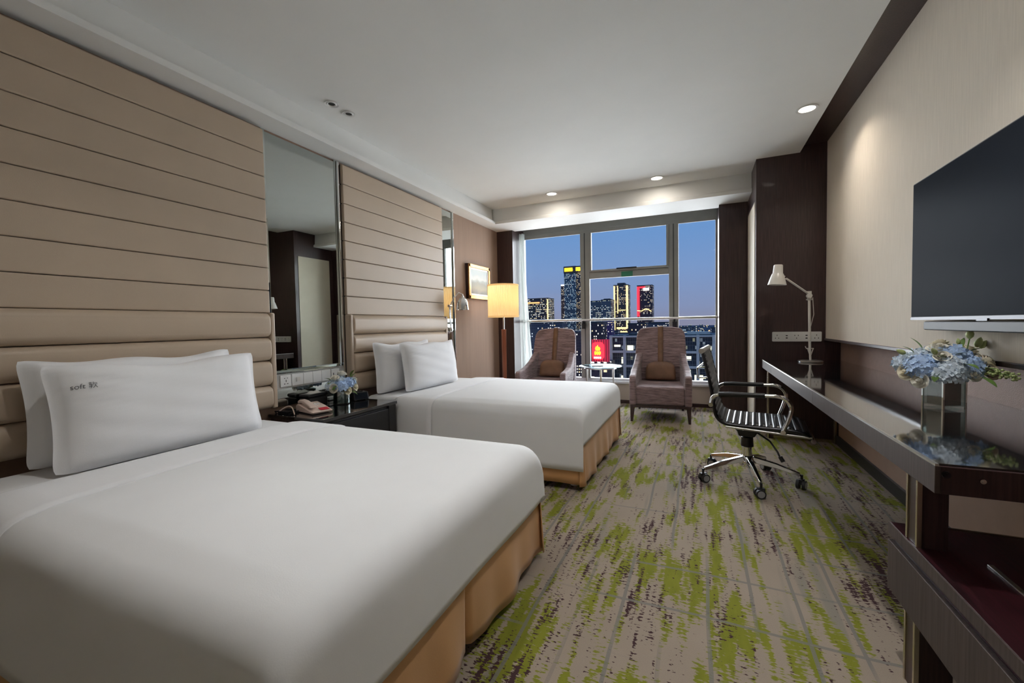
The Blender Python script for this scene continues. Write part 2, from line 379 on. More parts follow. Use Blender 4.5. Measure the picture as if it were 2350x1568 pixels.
fl = struct('floor', B(-2.75, 1.3, YB-.1, 6.1, -.12, 0), M_['carpet'], 'beige carpet with lime green streaks and plum dashes', 'floor')
ce = thing('ceiling', 'plain white painted ceiling above the room', 'ceiling', (0, 0, 0), kind='structure')
obj('ceiling_board', B(-2.75, .8555, YB-.1, 6.1, ZC, ZC+.15), M_['paint'], ce)
obj('recess_board', B(.8555, 1.35, YB-.1, 4.74, 2.712, 2.80), M_['wood'], ce)['label'] = 'dark wooden board in the ceiling recess'
struct('trim_1', MB().prism([(-2.69, ZC+.01), (-2.53, ZC+.01), (-2.5165, ZS+.05), (-2.4765, ZS+.035), (-2.4765, ZS), (-2.69, ZS)], YB-.05, 5.11, 'y'), M_['paint'],
       'white soffit along the ceiling above the headboards', 'soffit')
struct('trim_2', MB().prism([(5.11, ZS), (5.615, ZS), (5.615, ZC+.01), (5.145, ZC+.01), (5.135, ZS+.05), (5.11, ZS+.035)], -2.69, .502, 'x'), M_['paint'],
       'white soffit in front of the window', 'soffit')
struct('wall_left', B(-2.80, -2.67, YB-.1, 6.1, -.02, ZC+.1), M_['brownwall'], 'brown fabric wall behind the beds', 'wall')
wr = thing('wall_right', 'beige fabric wall that carries the television', 'wall', (1.064, 2, 0), kind='structure')
obj('upper_panel', B(1.064, 1.30, YB-.1, 4.74, .926, 2.73), M_['fabricwall'], wr, world=True)
obj('niche_panel', B(1.178, 1.30, YB-.1, 4.74, .60, .93), M_['niche'], wr, world=True)
obj('lower_panel', B(1.115, 1.30, YB-.1, 4.74, -.02, .655), M_['lowerwall'], wr, world=True)
obj('ledge', B(1.052, 1.18, YB, 4.736, .906, .926), M_['wood'], wr, world=True, bevel=.003)
struct('baseboard_right', B(1.098, 1.115, YB, 4.55, 0, .078), M_['black'], 'black baseboard below the long desk', 'baseboard')
struct('wall_back', B(-2.75, 1.35, YB-.12, YB, -.02, 2.8), M_['fabricwall'], 'plain beige wall opposite the window', 'wall')
# columns
c1 = thing('trim_3', 'wide dark wooden column behind the desk lamp', 'column', (.502, 4.736, 0), kind='structure')
obj('column_body', B(.502, 1.30, 4.736, 6.05, 0, 2.73), M_['wood'], c1, world=True)
obj('cream_panel', B(.496, .503, 4.80, 5.415, .02, 2.258), M_['creampanel'], c1, world=True)['label'] = 'tall cream panel'
struct('trim_4', B(.209, .5, 5.495, 6.05, 0, 2.50), M_['wood'], 'narrow dark wooden column right of the window', 'column')
struct('trim_5', B(-2.68, -2.425, 5.55, 6.05, 0, 2.50), M_['wood'], 'dark wooden column between picture wall and window', 'column')
struct('trim_6', MB().box(-2.69, .502, 5.615, 5.64, ZS, ZC), M_['paint'], 'white back face of the window soffit', 'soffit')
# wall under and over the window
struct('wall_far', MB().box(-2.75, 1.3, YF-.02, YF+.12, -.02, .272), M_['farwall'], 'low beige wall under the window', 'wall')
struct('wall_header', MB().box(-2.75, 1.3, YF+.03, YF+.14, 2.40, 2.75), M_['frame'], 'grey header above the window', 'wall')
struct('baseboard_far', B(-2.42, .21, YF-.034, YF-.02, 0, .045), M_['wood'], 'dark baseboard under the window', 'baseboard')

# window with frame members, panes, sill and rail
wn = thing('window_1', 'wide window with grey frame looking over the city', 'window', (-1.1, YF, .3), kind='structure')
fr = M_['frame']
obj('window_sill', B(-2.43, .215, YF-.06, YF+.05, .272, .300), M_['sill'], wn, world=True, bevel=.004)
obj('bottom_rail', B(-2.43, .215, YF-.02, YF+.06, .300, .335), M_['sill'], wn, world=True, bevel=.003)
obj('top_rail', B(-2.43, .215, YF-.02, YF+.0, 2.368, 2.425), fr, wn, world=True, bevel=.003)
obj('side_rail', B(-2.43, -2.40, YF-.02, YF+.0, .33, 2.37), fr, wn, world=True, bevel=.003)
obj('side_rail', B(.185, .215, YF-.02, YF+.0, .33, 2.37), fr, wn, world=True, bevel=.003)
for x0, x1 in ((-1.535, -1.405), (-.362, -.245)):
    m1 = obj('mullion', B(x0, x1, YF-.05, YF+.0, .335, 2.368), fr, wn, world=True, bevel=.004)
    xm = (x0+x1)/2
    g = obj('gasket', B(xm-.009-1.1*0, xm+.006, YF-.0515, YF-.04, .335, 2.368), M_['framedark'], None)
    g.parent = m1; g.data.transform(Matrix.Translation((1.1, -YF, -.3)))
obj('transom', B(-1.405, -.362, YF-.045, YF+.0, 1.728, 1.815), fr, wn, world=True, bevel=.004)
obj('sash_rail', B(-1.40, -.365, YF-.06, YF-.01, 1.815, 1.845), fr, wn, world=True, bevel=.003)
obj('sash_stile', B(-1.405, -1.375, YF-.06, YF-.01, 1.83, 2.368), fr, wn, world=True, bevel=.003)
obj('sash_stile', B(-.392, -.362, YF-.06, YF-.01, 1.83, 2.368), fr, wn, world=True, bevel=.003)
obj('green_sticker', B(-.968, -.818, YF-.047, YF-.0445, 1.732, 1.80), M_['green'], wn, world=True)
obj('window_handle', rbox(-1.03, -.76, YF-.075, YF-.06, 1.838, 1.852, .006), M_['darkmetal'], wn, world=True)
for x0, x1, z0, z1 in ((-2.40, -1.535, .335, 2.368), (-1.405, -.362, .335, 1.73), (-1.375, -.392, 1.845, 2.368), (-.245, .185, .335, 2.368)):
    obj('pane', B(x0, x1, YF-.012, YF-.006, z0, z1), M_['pane'], wn, world=True)
rl = obj('guard_rail', MB().tube([(-2.42, YF-.10, 1.153), (.208, YF-.10, 1.153)], .017, 12), M_['alu'], wn, smooth=40, world=True)
for x in (-1.49, -.29):
    obj('rail_bracket', MB().box(x-.028, x+.028, YF-.075, YF-.05, 1.03, 1.11).box(x-.012, x+.012, YF-.11, YF-.05, 1.10, 1.14), M_['darkmetal'], wn, world=True, bevel=.003)

# sheer curtain gathered at the left
def curt(u, v):
    z = 2.43-v*2.38
    wdt = .16+.16*v**1.6
    x = -2.50+wdt*u
    return (x, 5.78+.028*sin(u*pi*9+v*.6)*(1-.3*v), z)
tag(obj('sheer_curtain', MB().grid(curt, 54, 16), M_['sheer'], smooth=60), 'thin white sheer curtain gathered beside the window', 'curtain')

# recessed lights
def downlight(x, y, r, lit, label, grp, watt=None, spread=180):
    t = thing('recessed_light', label, 'ceiling light', (x, y, ZC), group=grp)
    obj('trim_ring', MB().lathe([(r*.74, .004), (r*.76, -.003), (r, -.006), (r*1.01, 0), (r*.99, .002)], 32, closed=True), M_['white'], t, smooth=40)
    if lit:
        obj('diffuser', MB().lathe([(0, -.0015), (r*.5, -.0025), (r*.76, -.001), (r*.76, .002)], 28), M_['glow'], t, smooth=40)
        l = bpy.data.lights.new('downlight_bulb', 'AREA'); l.shape = 'DISK'; l.size = r*1.4; l.energy = watt or DOWN_W; l.spread = R(spread); l.color = (1, .91, .80)
        lo = bpy.data.objects.new('downlight_bulb', l); COL.objects.link(lo); lo.parent = t; lo.location = (0, 0, -.012)
    else:
        obj('gimbal', MB().lathe([(r*.76, -.002), (r*.62, -.007), (r*.50, -.004), (r*.48, 0)], 28, closed=True), M_['white'], t, smooth=40)
        obj('bulb_hole', MB().lathe([(0, -.0012), (r*.30, -.0015), (r*.52, -.0015), (r*.52, .001)], 24), M_['dark_hole'], t, smooth=40)
    return t
downlight(.727, 3.795, .070, True, 'lit recessed light in the ceiling beside the dark recess', 'lit recessed ceiling lights', 3.6, 130)
downlight(-.417, 4.856, .075, True, 'lit recessed light near the soffit in front of the armchair', 'lit recessed ceiling lights')
downlight(-1.601, 4.853, .072, True, 'lit recessed light near the left end of the window soffit', 'lit recessed ceiling lights')
downlight(-2.317, 2.231, .047, False, 'unlit gimbal light in the ceiling, the one nearer the camera', 'unlit gimbal lights')
downlight(-2.316, 2.385, .045, False, 'unlit gimbal light in the ceiling, the one nearer the window', 'unlit gimbal lights')

for x, y, lab in ((-1.2, 1.05, 'added unseen fill light above the near bed'), (.28, 1.62, 'added unseen fill light above the near end of the desk')):  # fill lamps added above the view to brighten the near bed and right wall
    d_ = downlight(x, y, .07, True, lab, 'lit recessed ceiling lights')
    for c_ in d_.children:
        if c_.type == 'LIGHT': c_.data.energy = NEAR_W*(1.5 if x > 0 else 1); c_.data.color = (1, .98, .95); c_.data.spread = R(120)
# ================================================================== HEADBOARDS AND MIRRORS
GR = [2.2613, 2.1077, 1.9595, 1.8095, 1.6595, 1.5096, 1.3608, 1.2106]
LR = [1.2106, 1.0493, .8959, .7319, .5803]
def headboard(y0, y1, label):
    t = thing('headboard', label, 'headboard', (-2.67, (y0+y1)/2, 0), group='taupe leather headboards')
    obj('backing', B(-2.669, -2.645, y0, y1, .575, 2.42), M_['black'], t, world=True)
    zs = [2.418]+GR
    for a, b in zip(zs[:-1], zs[1:]):
        obj('panel', B(-2.647, -2.617, y0+.001, y1-.001, b+.0015, a-.0015), M_['leather'], t, world=True, bevel=.007, seg=3)
    for a, b in zip(LR[:-1], LR[1:]):
        h = a-b; n = 8; prof = []
        for k in range(n+1):
            q = -1+2*k/n
            prof.append((-2.60+.030*(1-abs(q)**3.2)**.5, (a+b)/2+q*(h/2-.001)))
        prof = [(-2.645, b+.001)]+prof+[(-2.645, a-.001)]
        obj('cushion_roll', MB().prism(prof[::-1], y0+.03, y1-.03, 'y'), M_['leather2'], t, smooth=50, world=True, bevel=.012, seg=3)
    for ya, yb in ((y0-.003, y0+.03), (y1-.03, y1+.003)):
        obj('side_border', B(-2.645, -2.578, ya, yb, .578, 1.212), M_['leather2'], t, world=True, bevel=.010, seg=3)
    return t
headboard(.45, 1.935, 'tall taupe leather headboard behind the near bed')
headboard(2.605, 4.045, 'tall taupe leather headboard behind the far bed')

def mirror(y0, y1, z0, label, name='wall_mirror'):
    t = thing(name, label, 'mirror', (-2.669, (y0+y1)/2, z0), group='wall mirrors')
    obj('mirror_glass', B(-2.668, -2.655, y0+.02, y1-.02, z0+.02, 2.425), M_['mirror'], t, world=True)
    for a, b in ((y0, y0+.022), (y1-.022, y1)):
        o_, i_ = (a, b) if a == y0 else (b, a)
        obj('bevel_strip', MB().prism([(-2.668, o_), (-2.659, o_), (-2.6535, i_), (-2.668, i_)], z0, 2.44, 'z'), M_['bevel'], t, world=True)
    obj('bevel_strip', MB().prism([(-2.668, z0), (-2.659, z0), (-2.6535, z0+.022), (-2.668, z0+.022)], y0, y1, 'y'), M_['bevel'], t, world=True)
    return t
mirror(1.945, 2.575, .80, 'tall wall mirror between the two headboards')
mirror(4.06, 4.30, .30, 'narrow wall mirror beyond the far headboard')
for y, z0, lab in ((2.588, .58, 'slim chrome strip between the wide mirror and the far headboard'), (4.312, .1, 'slim chrome strip between the narrow mirror and the brown wall')):
    tag(obj('metal_strip', B(-2.669, -2.640, y-.009, y+.009, z0, 2.44), M_['chrome'], bevel=.003), lab, 'metal strip', 'chrome strips beside the mirrors')
# socket ledge below the wide mirror
t = thing('marble_ledge', 'grey marble ledge with sockets and switches below the wide mirror', 'ledge', (-2.669, 2.26, .69))
obj('marble_slab', B(-2.668, -2.640, 1.95, 2.575, .688, .792), M_['marble'], t, world=True, bevel=.002)
obj('glass_lip', B(-2.669, -2.632, 1.95, 2.575, .792, .80), M_['bevel'], t, world=True, bevel=.002)
obj('mirror_splash', B(-2.668, -2.656, 1.95, 2.575, .565, .686), M_['mirror'], t, world=True)
def plate(y0, y1, name, holes, dial=False):
    p = obj(name, B(-2.640, -2.631, y0, y1, .700, .783), M_['white'], t, world=True, bevel=.003)
    def sub(nm, a, b, c, d, m, dx=.0015):
        s = obj(nm, B(-2.6312, -2.6312+dx, a, b, c, d), m, None); s.parent = p; s.data.transform(Matrix.Translation((2.669, -2.26, -.69)))
    ym = (y0+y1)/2
    for dy, dz, w, h in holes: sub('socket_hole', ym+dy-w/2, ym+dy+w/2, .7415+dz-h/2, .7415+dz+h/2, M_['dark_hole'])
    if dial: sub('dial', ym-.014, ym+.014, .728, .757, M_['offwhite'], .008)
plate(2.00, 2.083, 'socket_plate', [(-.011, .019, .007, .004), (.011, .019, .007, .004), (0, .0, .004, .014), (-.012, -.02, .008, .005), (.012, -.02, .008, .005)])
plate(2.090, 2.183, 'switch_plate', [], True)
plate(2.185, 2.265, 'switch_plate', [])
plate(2.267, 2.345, 'switch_plate', [])
plate(2.347, 2.43, 'switch_plate', [])
plate(2.44, 2.52, 'socket_plate', [(-.02, 0, .006, .022), (.02, 0, .006, .022)])

# ================================================================== BEDS
def bed(y0, y1, x1, label, crease_y):
    """x1 foot end; the head is at the headboard"""
    t = thing('bed', label, 'bed', (-1.6, (y0+y1)/2, 0), group='beds')
    x0 = -2.565
    obj('base', B(x0, x1-.045, y0+.03, y1-.03, .06, .30), M_['black'], t, world=True, bevel=.01)
    obj('mattress', B(x0, x1-.05, y0+.03, y1-.03, .30, .535), M_['linen'], t, world=True, bevel=.05, seg=4)
    for y in (y0+.10, y1-.10):
        for x in (x1-.10, x0+.15):
            obj('roller_foot', MB().lathe([(0, 0), (.028, 0), (.034, .012), (.034, .05), (.02, .065)], 16, (x, y, .0)), M_['white'], t, smooth=40, world=True)
    # skirt: three hanging cloth panels with pleats where they meet
    def wav(s, v, ph, amp=.012): return amp*v*v*(sin(s*13+ph)+.6*sin(s*29+ph*2.1)) 
    def crease(s, c, v): return -.030*v*math.exp(-((s-c)/.012)**2)
    L = y1-y0
    fy0, fy1 = y0-.0, y1+.0
    def foot(u, v):
        y = fy0+(fy1-fy0)*u; d = .018*v+wav(y, v, 1.3)
        if crease_y: d += crease(y, crease_y, v)
        return (x1-.028+d, y, .40-.362*v+.008*sin(u*17)*v)
    def side_n(u, v):
        x = x0+.05+(x1-.03-x0-.05)*u; return (x, y0-.005-.010*v-wav(x, v, 2.2, .004), .40-.36*v+.006*sin(u*9)*v)
    def side_f(u, v):
        x = x0+.05+(x1-.03-x0-.05)*u; return (x, y1+.005+.012*v+wav(x, v, .4, .008), .40-.36*v)
    obj('bed_skirt', MB().grid(foot, 120, 10), M_['satin'], t, smooth=60, world=True, solid=.004)
    obj('bed_skirt', MB().grid(side_n, 60, 8), M_['satin'], t, smooth=60, world=True, solid=.004)
    obj('bed_skirt', MB().grid(side_f, 60, 8), M_['satin'], t, smooth=60, world=True, solid=.004)
    # folded corner pleat
    for y, s in ((y0, -1), (y1, 1)):
        def pl(u, v, y=y, s=s):
            a = u*pi/2
            r = .012+.02*v
            return (x1-.028-.004+cos(a)*r*1.15, y-s*.012+s*sin(a)*r*1.2-s*.03*v*(1-u)*.4, .40-.365*v)
        obj('corner_pleat', MB().grid(pl, 8, 8), M_['satin'], t, smooth=60, world=True, solid=.004)
    return t
bed(.49, 1.845, -.675, 'near double bed with white bedding and tan skirt', 1.17)
bed(2.685, 4.065, -.685, 'far double bed with white bedding and tan skirt, nearer the window', None)

def duvet(y0, y1, x1, zt, hem_side, hem_foot, label, foldx=-2.235, seam=-1.885, rr=.075, hem_far=None):
    t = thing('duvet', label, 'duvet', (-1.5, (y0+y1)/2, zt), group='white duvets')
    r = rr
    def puff(x, y):
        q = max(0, 1-abs((y-(y0+y1)/2)/((y1-y0)/2))**4)*max(0, 1-abs((x+1.45)/.85)**4)
        return .020*q+.004*sin(x*5+y*3)*q
    def section(x, top, sides=True):
        pts = []
        n = 34
        if sides:
            for k in range(9):
                q = k/8; z = hem_side+(top-r-hem_side)*q
                pts.append((x, y0-.012-.010*(1-q)+.003*sin(x*8+q*2), z))
        for k in range(0 if not sides else 1, 7):
            a = pi-k/6*pi/2; pts.append((x, y0-.012+r+r*cos(a), top-r+r*sin(a)))
        ya, yb = y0-.012+r, y1+.012-r
        for k in range(1, n):
            y = ya+(yb-ya)*k/n; pts.append((x, y, top+puff(x, y)))
        for k in range(0, 7 if not sides else 6):
            a = pi/2-k/6*pi/2; pts.append((x, y1+.012-r+r*cos(a), top-r+r*sin(a)))
        if sides:
            for k in range(9):
                q = 1-k/8; pts.append((x, y1+.012+.010*(1-q), (hem_far or hem_side)+(top-r-(hem_far or hem_side))*q))
        return pts
    def build(xs, tops, sides):
        mb = MB(); secs = [section(x, z, sides) for x, z in zip(xs, tops)]
        m = len(secs[0]); v = [p for s in secs for p in s]
        f = [(i*m+k, (i+1)*m+k, (i+1)*m+k+1, i*m+k+1) for i in range(len(secs)-1) for k in range(m-1)]
        return mb.add(v, f)
    # one cloth: from the seam over the top, round the edge and down over the foot
    xs = [seam+(x1-r-seam)*k/26 for k in range(27)]; tops = [zt]*27
    for k in range(1, 8):
        a = k/7*pi/2; xs.append(x1-r+r*sin(a)); tops.append(zt-r+r*cos(a))
    mb = build(xs, tops, True)
    m = len(section(0, zt)); base = (len(xs)-1)*m; i0, i1 = 8, m-9
    prev = [base+k for k in range(i0, i1+1)]
    for j in range(1, 9):
        q = j/8; row = []
        for k in range(i0, i1+1):
            p = mb.v[base+k]; row.append(len(mb.v)); mb.v.append((x1+.004*q+.002*sin(p[1]*9), p[1], p[2]+(hem_foot-p[2])*q))
        mb.f += [(prev[k], row[k], row[k+1], prev[k+1]) for k in range(len(row)-1)]; prev = row
    obj('cover', mb, M_['linen2'], t, smooth=80, world=True, solid=.010)
    # turned-down band at the head, lying proud on the cover
    xs2 = [foldx+(seam+.02-foldx)*k/8 for k in range(9)]; tops2 = [zt-.004+.010*sin(min(1, k/1.5)*pi/2) for k in range(9)]
    obj('folded_band', build(xs2, tops2, True), M_['linen'], t, smooth=70, world=True, solid=.012)
    xs3 = [seam+.012*k/2 for k in range(3)]
    return t
duvet(.49, 1.845, -.672, .548, .14, .285, 'white duvet spread over the near bed', rr=.095, hem_far=.285)
duvet(2.675, 4.065, -.69, .540, .138, .310, 'white duvet spread over the far bed')

def pillow(y, x, z, w, h, th, lean, label, grp, yaw=0, seed=0):
    rnd = random.Random(seed)
    ph = [rnd.uniform(0, 6) for _ in range(6)]
    t = thing('pillow', label, 'pillow', (x, y, z), group=grp, rot=(-lean, 0, pi/2+yaw))
    nu, nv = 40, 26
    def shape(u, v, s):
        f = .93
        tu = max(0, 1-abs(u/f)**3.2); tv = max(0, 1-abs(v/.985)**2.6)
        k = (tu*tv)**.47
        yy = s*(th/2*k+.007*(1-max(abs(u), abs(v))**12))
        yy += s*.004*k*sin(u*7+v*5+ph[0])*sin(v*9+ph[1])
        yy += s*.007*k*math.exp(-((u+.72)**2+(v-.55)**2)/.10)*sin((u*.8+v*2)*15)+s*.005*k*math.exp(-((u-.75)**2+(v-.7)**2)/.08)*sin((u*2.4-v)*9)
        cu = 1-.045*(1-abs(v)**2)*abs(u)**6; cv = 1-.135*(1-abs(u)**2.2)*max(0, v)**5
        cu *= 1-.028*abs(v)**12; cv *= 1-.045*abs(u)**14
        return (w/2*u*cu, yy, h/2+h/2*v*cv+.012*max(0, v)**4*sin(u*5+ph[2])*(1-u*u))
    mb = MB()
    for s in (-1, 1):
        mb.grid(lambda a, b, s=s: shape(2*a-1, 2*b-1, s) if s < 0 else shape(1-2*a, 2*b-1, s), nu, nv)
    # rim joining both faces
    n = (nu+1)*(nv+1)
    def idx(i, j, s): return (j*(nu+1)+i) if s < 0 else n+(j*(nu+1)+nu-i)
    ring = [(i, 0) for i in range(nu)]+[(nu, j) for j in range(nv)]+[(i, nv) for i in range(nu, 0, -1)]+[(0, j) for j in range(nv, 0, -1)]
    for a, b in zip(ring, ring[1:]+ring[:1]): mb.f.append((idx(*b, -1), idx(*a, -1), idx(*a, 1), idx(*b, 1)))
    obj('pillow_case', mb, M_['linen'], t, smooth=80)
    return t, shape
pillow(1.155, -2.452, .548, .85, .455, .15, .10, 'white pillow against the near headboard, behind the printed one', 'pillows on the near bed', seed=3)
p1, shp = pillow(1.180, -2.280, .540, .86, .445, .16, .16, 'white pillow printed with grey lettering on the near bed', 'pillows on the near bed', yaw=-.02, seed=5)
pillow(3.135, -2.452, .545, .80, .44, .14, .08, 'white pillow leaning on the far headboard, mostly hidden', 'pillows on the far bed', seed=8)
pillow(3.325, -2.280, .542, .83, .435, .15, .15, 'plain white pillow in front on the far bed', 'pillows on the far bed', yaw=-.03, seed=9)
# printed lettering on the pillow case
cu = bpy.data.curves.new('lettering', 'FONT'); cu.body = 'soft \u8f6f'; cu.size = .028; cu.align_x = 'CENTER'
tmp = bpy.data.objects.new('lettering_source', cu); COL.objects.link(tmp)
bpy.context.view_layer.update()
me = bpy.data.meshes.new_from_object(tmp.evaluated_get(bpy.context.evaluated_depsgraph_get()))
bpy.data.objects.remove(tmp)
for v in me.vertices:
    u_ = (v.co.x-.318)/.42; v_ = (v.co.y+.300)/.445*2-1+.14
    p = shp(u_, v_, -1); v.co = (p[0], p[1]-.0035, p[2])
me.name = 'printed_lettering'; me.materials.clear(); me.materials.append(M_['ink'])
o = bpy.data.objects.new('printed_lettering', me); COL.objects.link(o); o.parent = p1; o['label'] = 'grey printed lettering'

# ================================================================== NIGHTSTAND
ZN = .53
t = thing('nightstand', 'black nightstand with glossy top between the two beds', 'nightstand', (-2.34, 2.26, 0))
obj('top', B(-2.655, -2.15, 1.915, 2.625, ZN-.022, ZN), M_['blackgloss'], t, world=True, bevel=.003)
obj('body', B(-2.65, -2.18, 1.93, 2.615, .27, ZN-.022), M_['wood'], t, world=True, bevel=.003)
d = obj('drawer', B(-2.18, -2.158, 1.935, 2.53, .29, ZN-.045), M_['black'], t, world=True, bevel=.003)
obj('drawer_end', B(-2.18, -2.156, 2.535, 2.615, .275, ZN-.024), M_['black'], t, world=True, bevel=.003)
g = obj('grip_groove', B(.158, .170, -.325, .27, ZN-.043, ZN-.030), M_['dark_hole'], None); g.parent = t
for y in (1.96, 2.59):
    for x in (-2.62, -2.20): obj('leg', B(x-.015, x+.015, y-.015, y+.015, 0, .27), M_['chrome'], t, world=True)

# telephone
t = thing('telephone', 'pale pink desk telephone with red label on the nightstand', 'telephone', (-2.42, 2.085, ZN), rz=R(-14))
obj('phone_base', MB().prism([(-.115, .004), (.105, .004), (.118, .018), (.02, .040), (-.09, .058), (-.115, .045)], -.072, .072, 'y'), M_['phone'], t, bevel=.008, seg=3)
hs = [(-.10, .076), (-.075, .086), (-.02, .082), (.04, .066), (.075, .052), (.082, .040), (.05, .038), (.02, .048), (-.04, .064), (-.07, .060), (-.10, .056)]
obj('handset', MB().prism(hs[::-1], -.066, -.022, 'y'), M_['phone'], t, bevel=.009, seg=3)
obj('red_label', MB().prism([(.062, .0335), (.104, .0245), (.104, .026), (.062, .035)], -.005, .055, 'y'), M_['red'], t)
for i in range(3):
    for j in range(4): obj('key', B(-.035+.018*j-.006, -.035+.018*j+.006, .0+.02*i-.007, .0+.02*i+.007, .042-.005*j, .054-.005*j), M_['white'], t, bevel=.002)
obj('rubber_foot', MB().lathe([(0, 0), (.008, 0), (.008, .005), (0, .005)], 10, (-.07, -.05, 0)), M_['black'], t)
pts = [(-2.62+.17*s, 1.955+.03*sin(s*3.2), ZN+.005+.045*sin(pi*s)) for s in [k/14 for k in range(15)]]
tag(obj('phone_cord', MB().tube(pts, .004, 8), M_['phone'], smooth=50), 'white telephone cord looped on the nightstand', 'cord')

# clock radio
t = thing('alarm_clock', 'small black alarm clock on the nightstand beside the flowers', 'clock', (-2.47, 2.555, ZN), rz=R(-20))
obj('clock_body', MB().prism([(-.045, .004), (.045, .004), (.030, .066), (-.040, .066)], -.062, .062, 'y'), M_['black'], t, bevel=.006, seg=3)
obj('clock_face', MB().prism([(.0435, .012), (.0445, .012), (.0325, .060), (.0315, .060)], -.052, .052, 'y'), M_['screen'], t)
obj('clock_button', rbox(-.02, .005, -.03, .03, .066, .070, .004), M_['darkmetal'], t)
for y in (-.045, .045): obj('rubber_foot', B(-.03, .03, y-.008, y+.008, 0, .005), M_['castor'], t)
# black leather box and match box behind
t = thing('tissue_box', 'low black leather box at the back of the nightstand', 'box', (-2.595, 2.235, ZN))
obj('box_body', MB().box(-.05, .05, -.085, .085, 0, .075), M_['black'], t, bevel=.012, seg=3)
obj('lid', MB().box(-.052, .052, -.087, .087, .075, .10), M_['sling'], t, bevel=.010, seg=3)
obj('tissue', MB().grid(lambda u, v: (-.03+.06*u, -.05+.1*v, .10+.020*sin(u*pi)*sin(v*pi)*(1+.4*sin(9*v))), 8, 8), M_['paper'], t, smooth=60)
t = thing('match_box', 'small white card box behind the flowers on the nightstand', 'box', (-2.60, 2.395, ZN))
obj('sleeve', B(-.03, .03, -.04, .04, 0, .045), M_['paper'], t, bevel=.003)
obj('printed_band', B(-.0305, .0305, -.0405, .0405, .016, .026), M_['darkmetal'], t)
t = thing('tray', 'dark blue tray at the near end of the nightstand', 'tray', (-2.575, 2.005, ZN))
obj('tray_base', rbox(-.07, .07, -.05, .05, 0, .006, .012), M_['black'], t)
obj('tray_rim', MB().tube([(-.066, -.046, .012), (.066, -.046, .012), (.066, .046, .012), (-.066, .046, .012)], .006, 8, closed=True), M_['black'], t, smooth=50)

# ================================================================== FLOWERS
def floret(mb, c, n, s, rnd):
    n = n.normalized(); a = n.cross(Vector((0, 0, 1)) if abs(n.z) < .9 else Vector((1, 0, 0))).normalized(); b = n.cross(a); th = rnd.uniform(0, pi)
    for k in range(4):
        q = th+k*pi/2; d = a*cos(q)+b*sin(q); e_ = a*cos(q+pi/2)+b*sin(q+pi/2)
        li = rnd.uniform(.05, .45)
        mb.add([c, c+d*s*.55+e_*s*.45+n*s*li*.6, c+d*s+n*s*li, c+d*s*.55-e_*s*.45+n*s*li*.6], [(0, 1, 2, 3)])
def bloom(c, r, n, s, seed, flat=.75):
    rnd = random.Random(seed); mb = MB(); c = Vector(c)
    for i in range(n):
        zz = 1-1.55*(i+.5)/n; ph = i*2.39996; q = math.sqrt(max(0, 1-zz*zz))
        d = Vector((q*cos(ph), q*sin(ph), zz*flat))
        floret(mb, c+d*r*rnd.uniform(.88, 1.04), d+Vector((rnd.uniform(-.3, .3),)*3), s*rnd.uniform(.85, 1.2), rnd)
    mb.lathe([(0, -r*.45), (r*.62, -r*.3), (r*.8, .1*r), (r*.5, r*.5), (0, r*.62)], 12, c)
    return mb
def rose(c, r, seed, axis=(0, 0, 1)):
    rnd = random.Random(seed); mb = MB()
    for ring, (k, rad, hh, op) in enumerate(((3, .30, .95, .1), (4, .52, .9, .25), (5, .78, .8, .55), (6, 1.0, .62, .95))):
        for j in range(k):
            a0 = 2*pi*j/k+ring*.6+rnd.uniform(-.1, .1); wd = 2*pi/k*1.35
            def pt(u, v, a0=a0, wd=wd, rad=rad, hh=hh, op=op):
                a = a0+(u-.5)*wd*(.55+.45*sin(min(1, v*1.3)*pi/2))
                rr = r*rad*(.25+.75*sin(v*pi/2))+r*.22*op*max(0, v-.7)*2.2
                zz = r*(-.55+hh*1.25*v-.35*op*max(0, v-.75)*2)
                return (rr*cos(a), rr*sin(a), zz-.10*r*v*(2*u-1)**2)
            mb.grid(pt, 4, 5)
    mb.lathe([(0, -r*.5), (r*.30, -r*.3), (r*.34, r*.15), (r*.22, r*.50), (r*.08, r*.60), (0, r*.56)], 10)
    q = Vector((0, 0, 1)).rotation_difference(Vector(axis).normalized()).to_matrix().to_4x4()
    return mb.xf(Matrix.Translation(c) @ q)
def leaf(c, d, L, wd, droop=.3):
    d = Vector(d).normalized(); s = d.cross(Vector((0, 0, 1)))
    s = s.normalized() if s.length > .01 else Vector((1, 0, 0)); n = s.cross(d)
    def pt(u, v):
        w = wd*sin(min(1, .06+v*.94)*pi)**.8
        return Vector(c)+d*L*v+s*(u-.5)*w+n*(.25*abs(u-.5)*w-droop*L*v*v)
    return MB().grid(pt, 2, 6)
def bud(c, d, L):
    q = Vector((0, 0, 1)).rotation_difference(Vector(d).normalized()).to_matrix().to_4x4()
    return MB().lathe([(0, 0), (L*.10, L*.02), (L*.26, L*.22), (L*.28, L*.45), (L*.16, L*.8), (0, L)], 8).xf(Matrix.Translation(c) @ q)

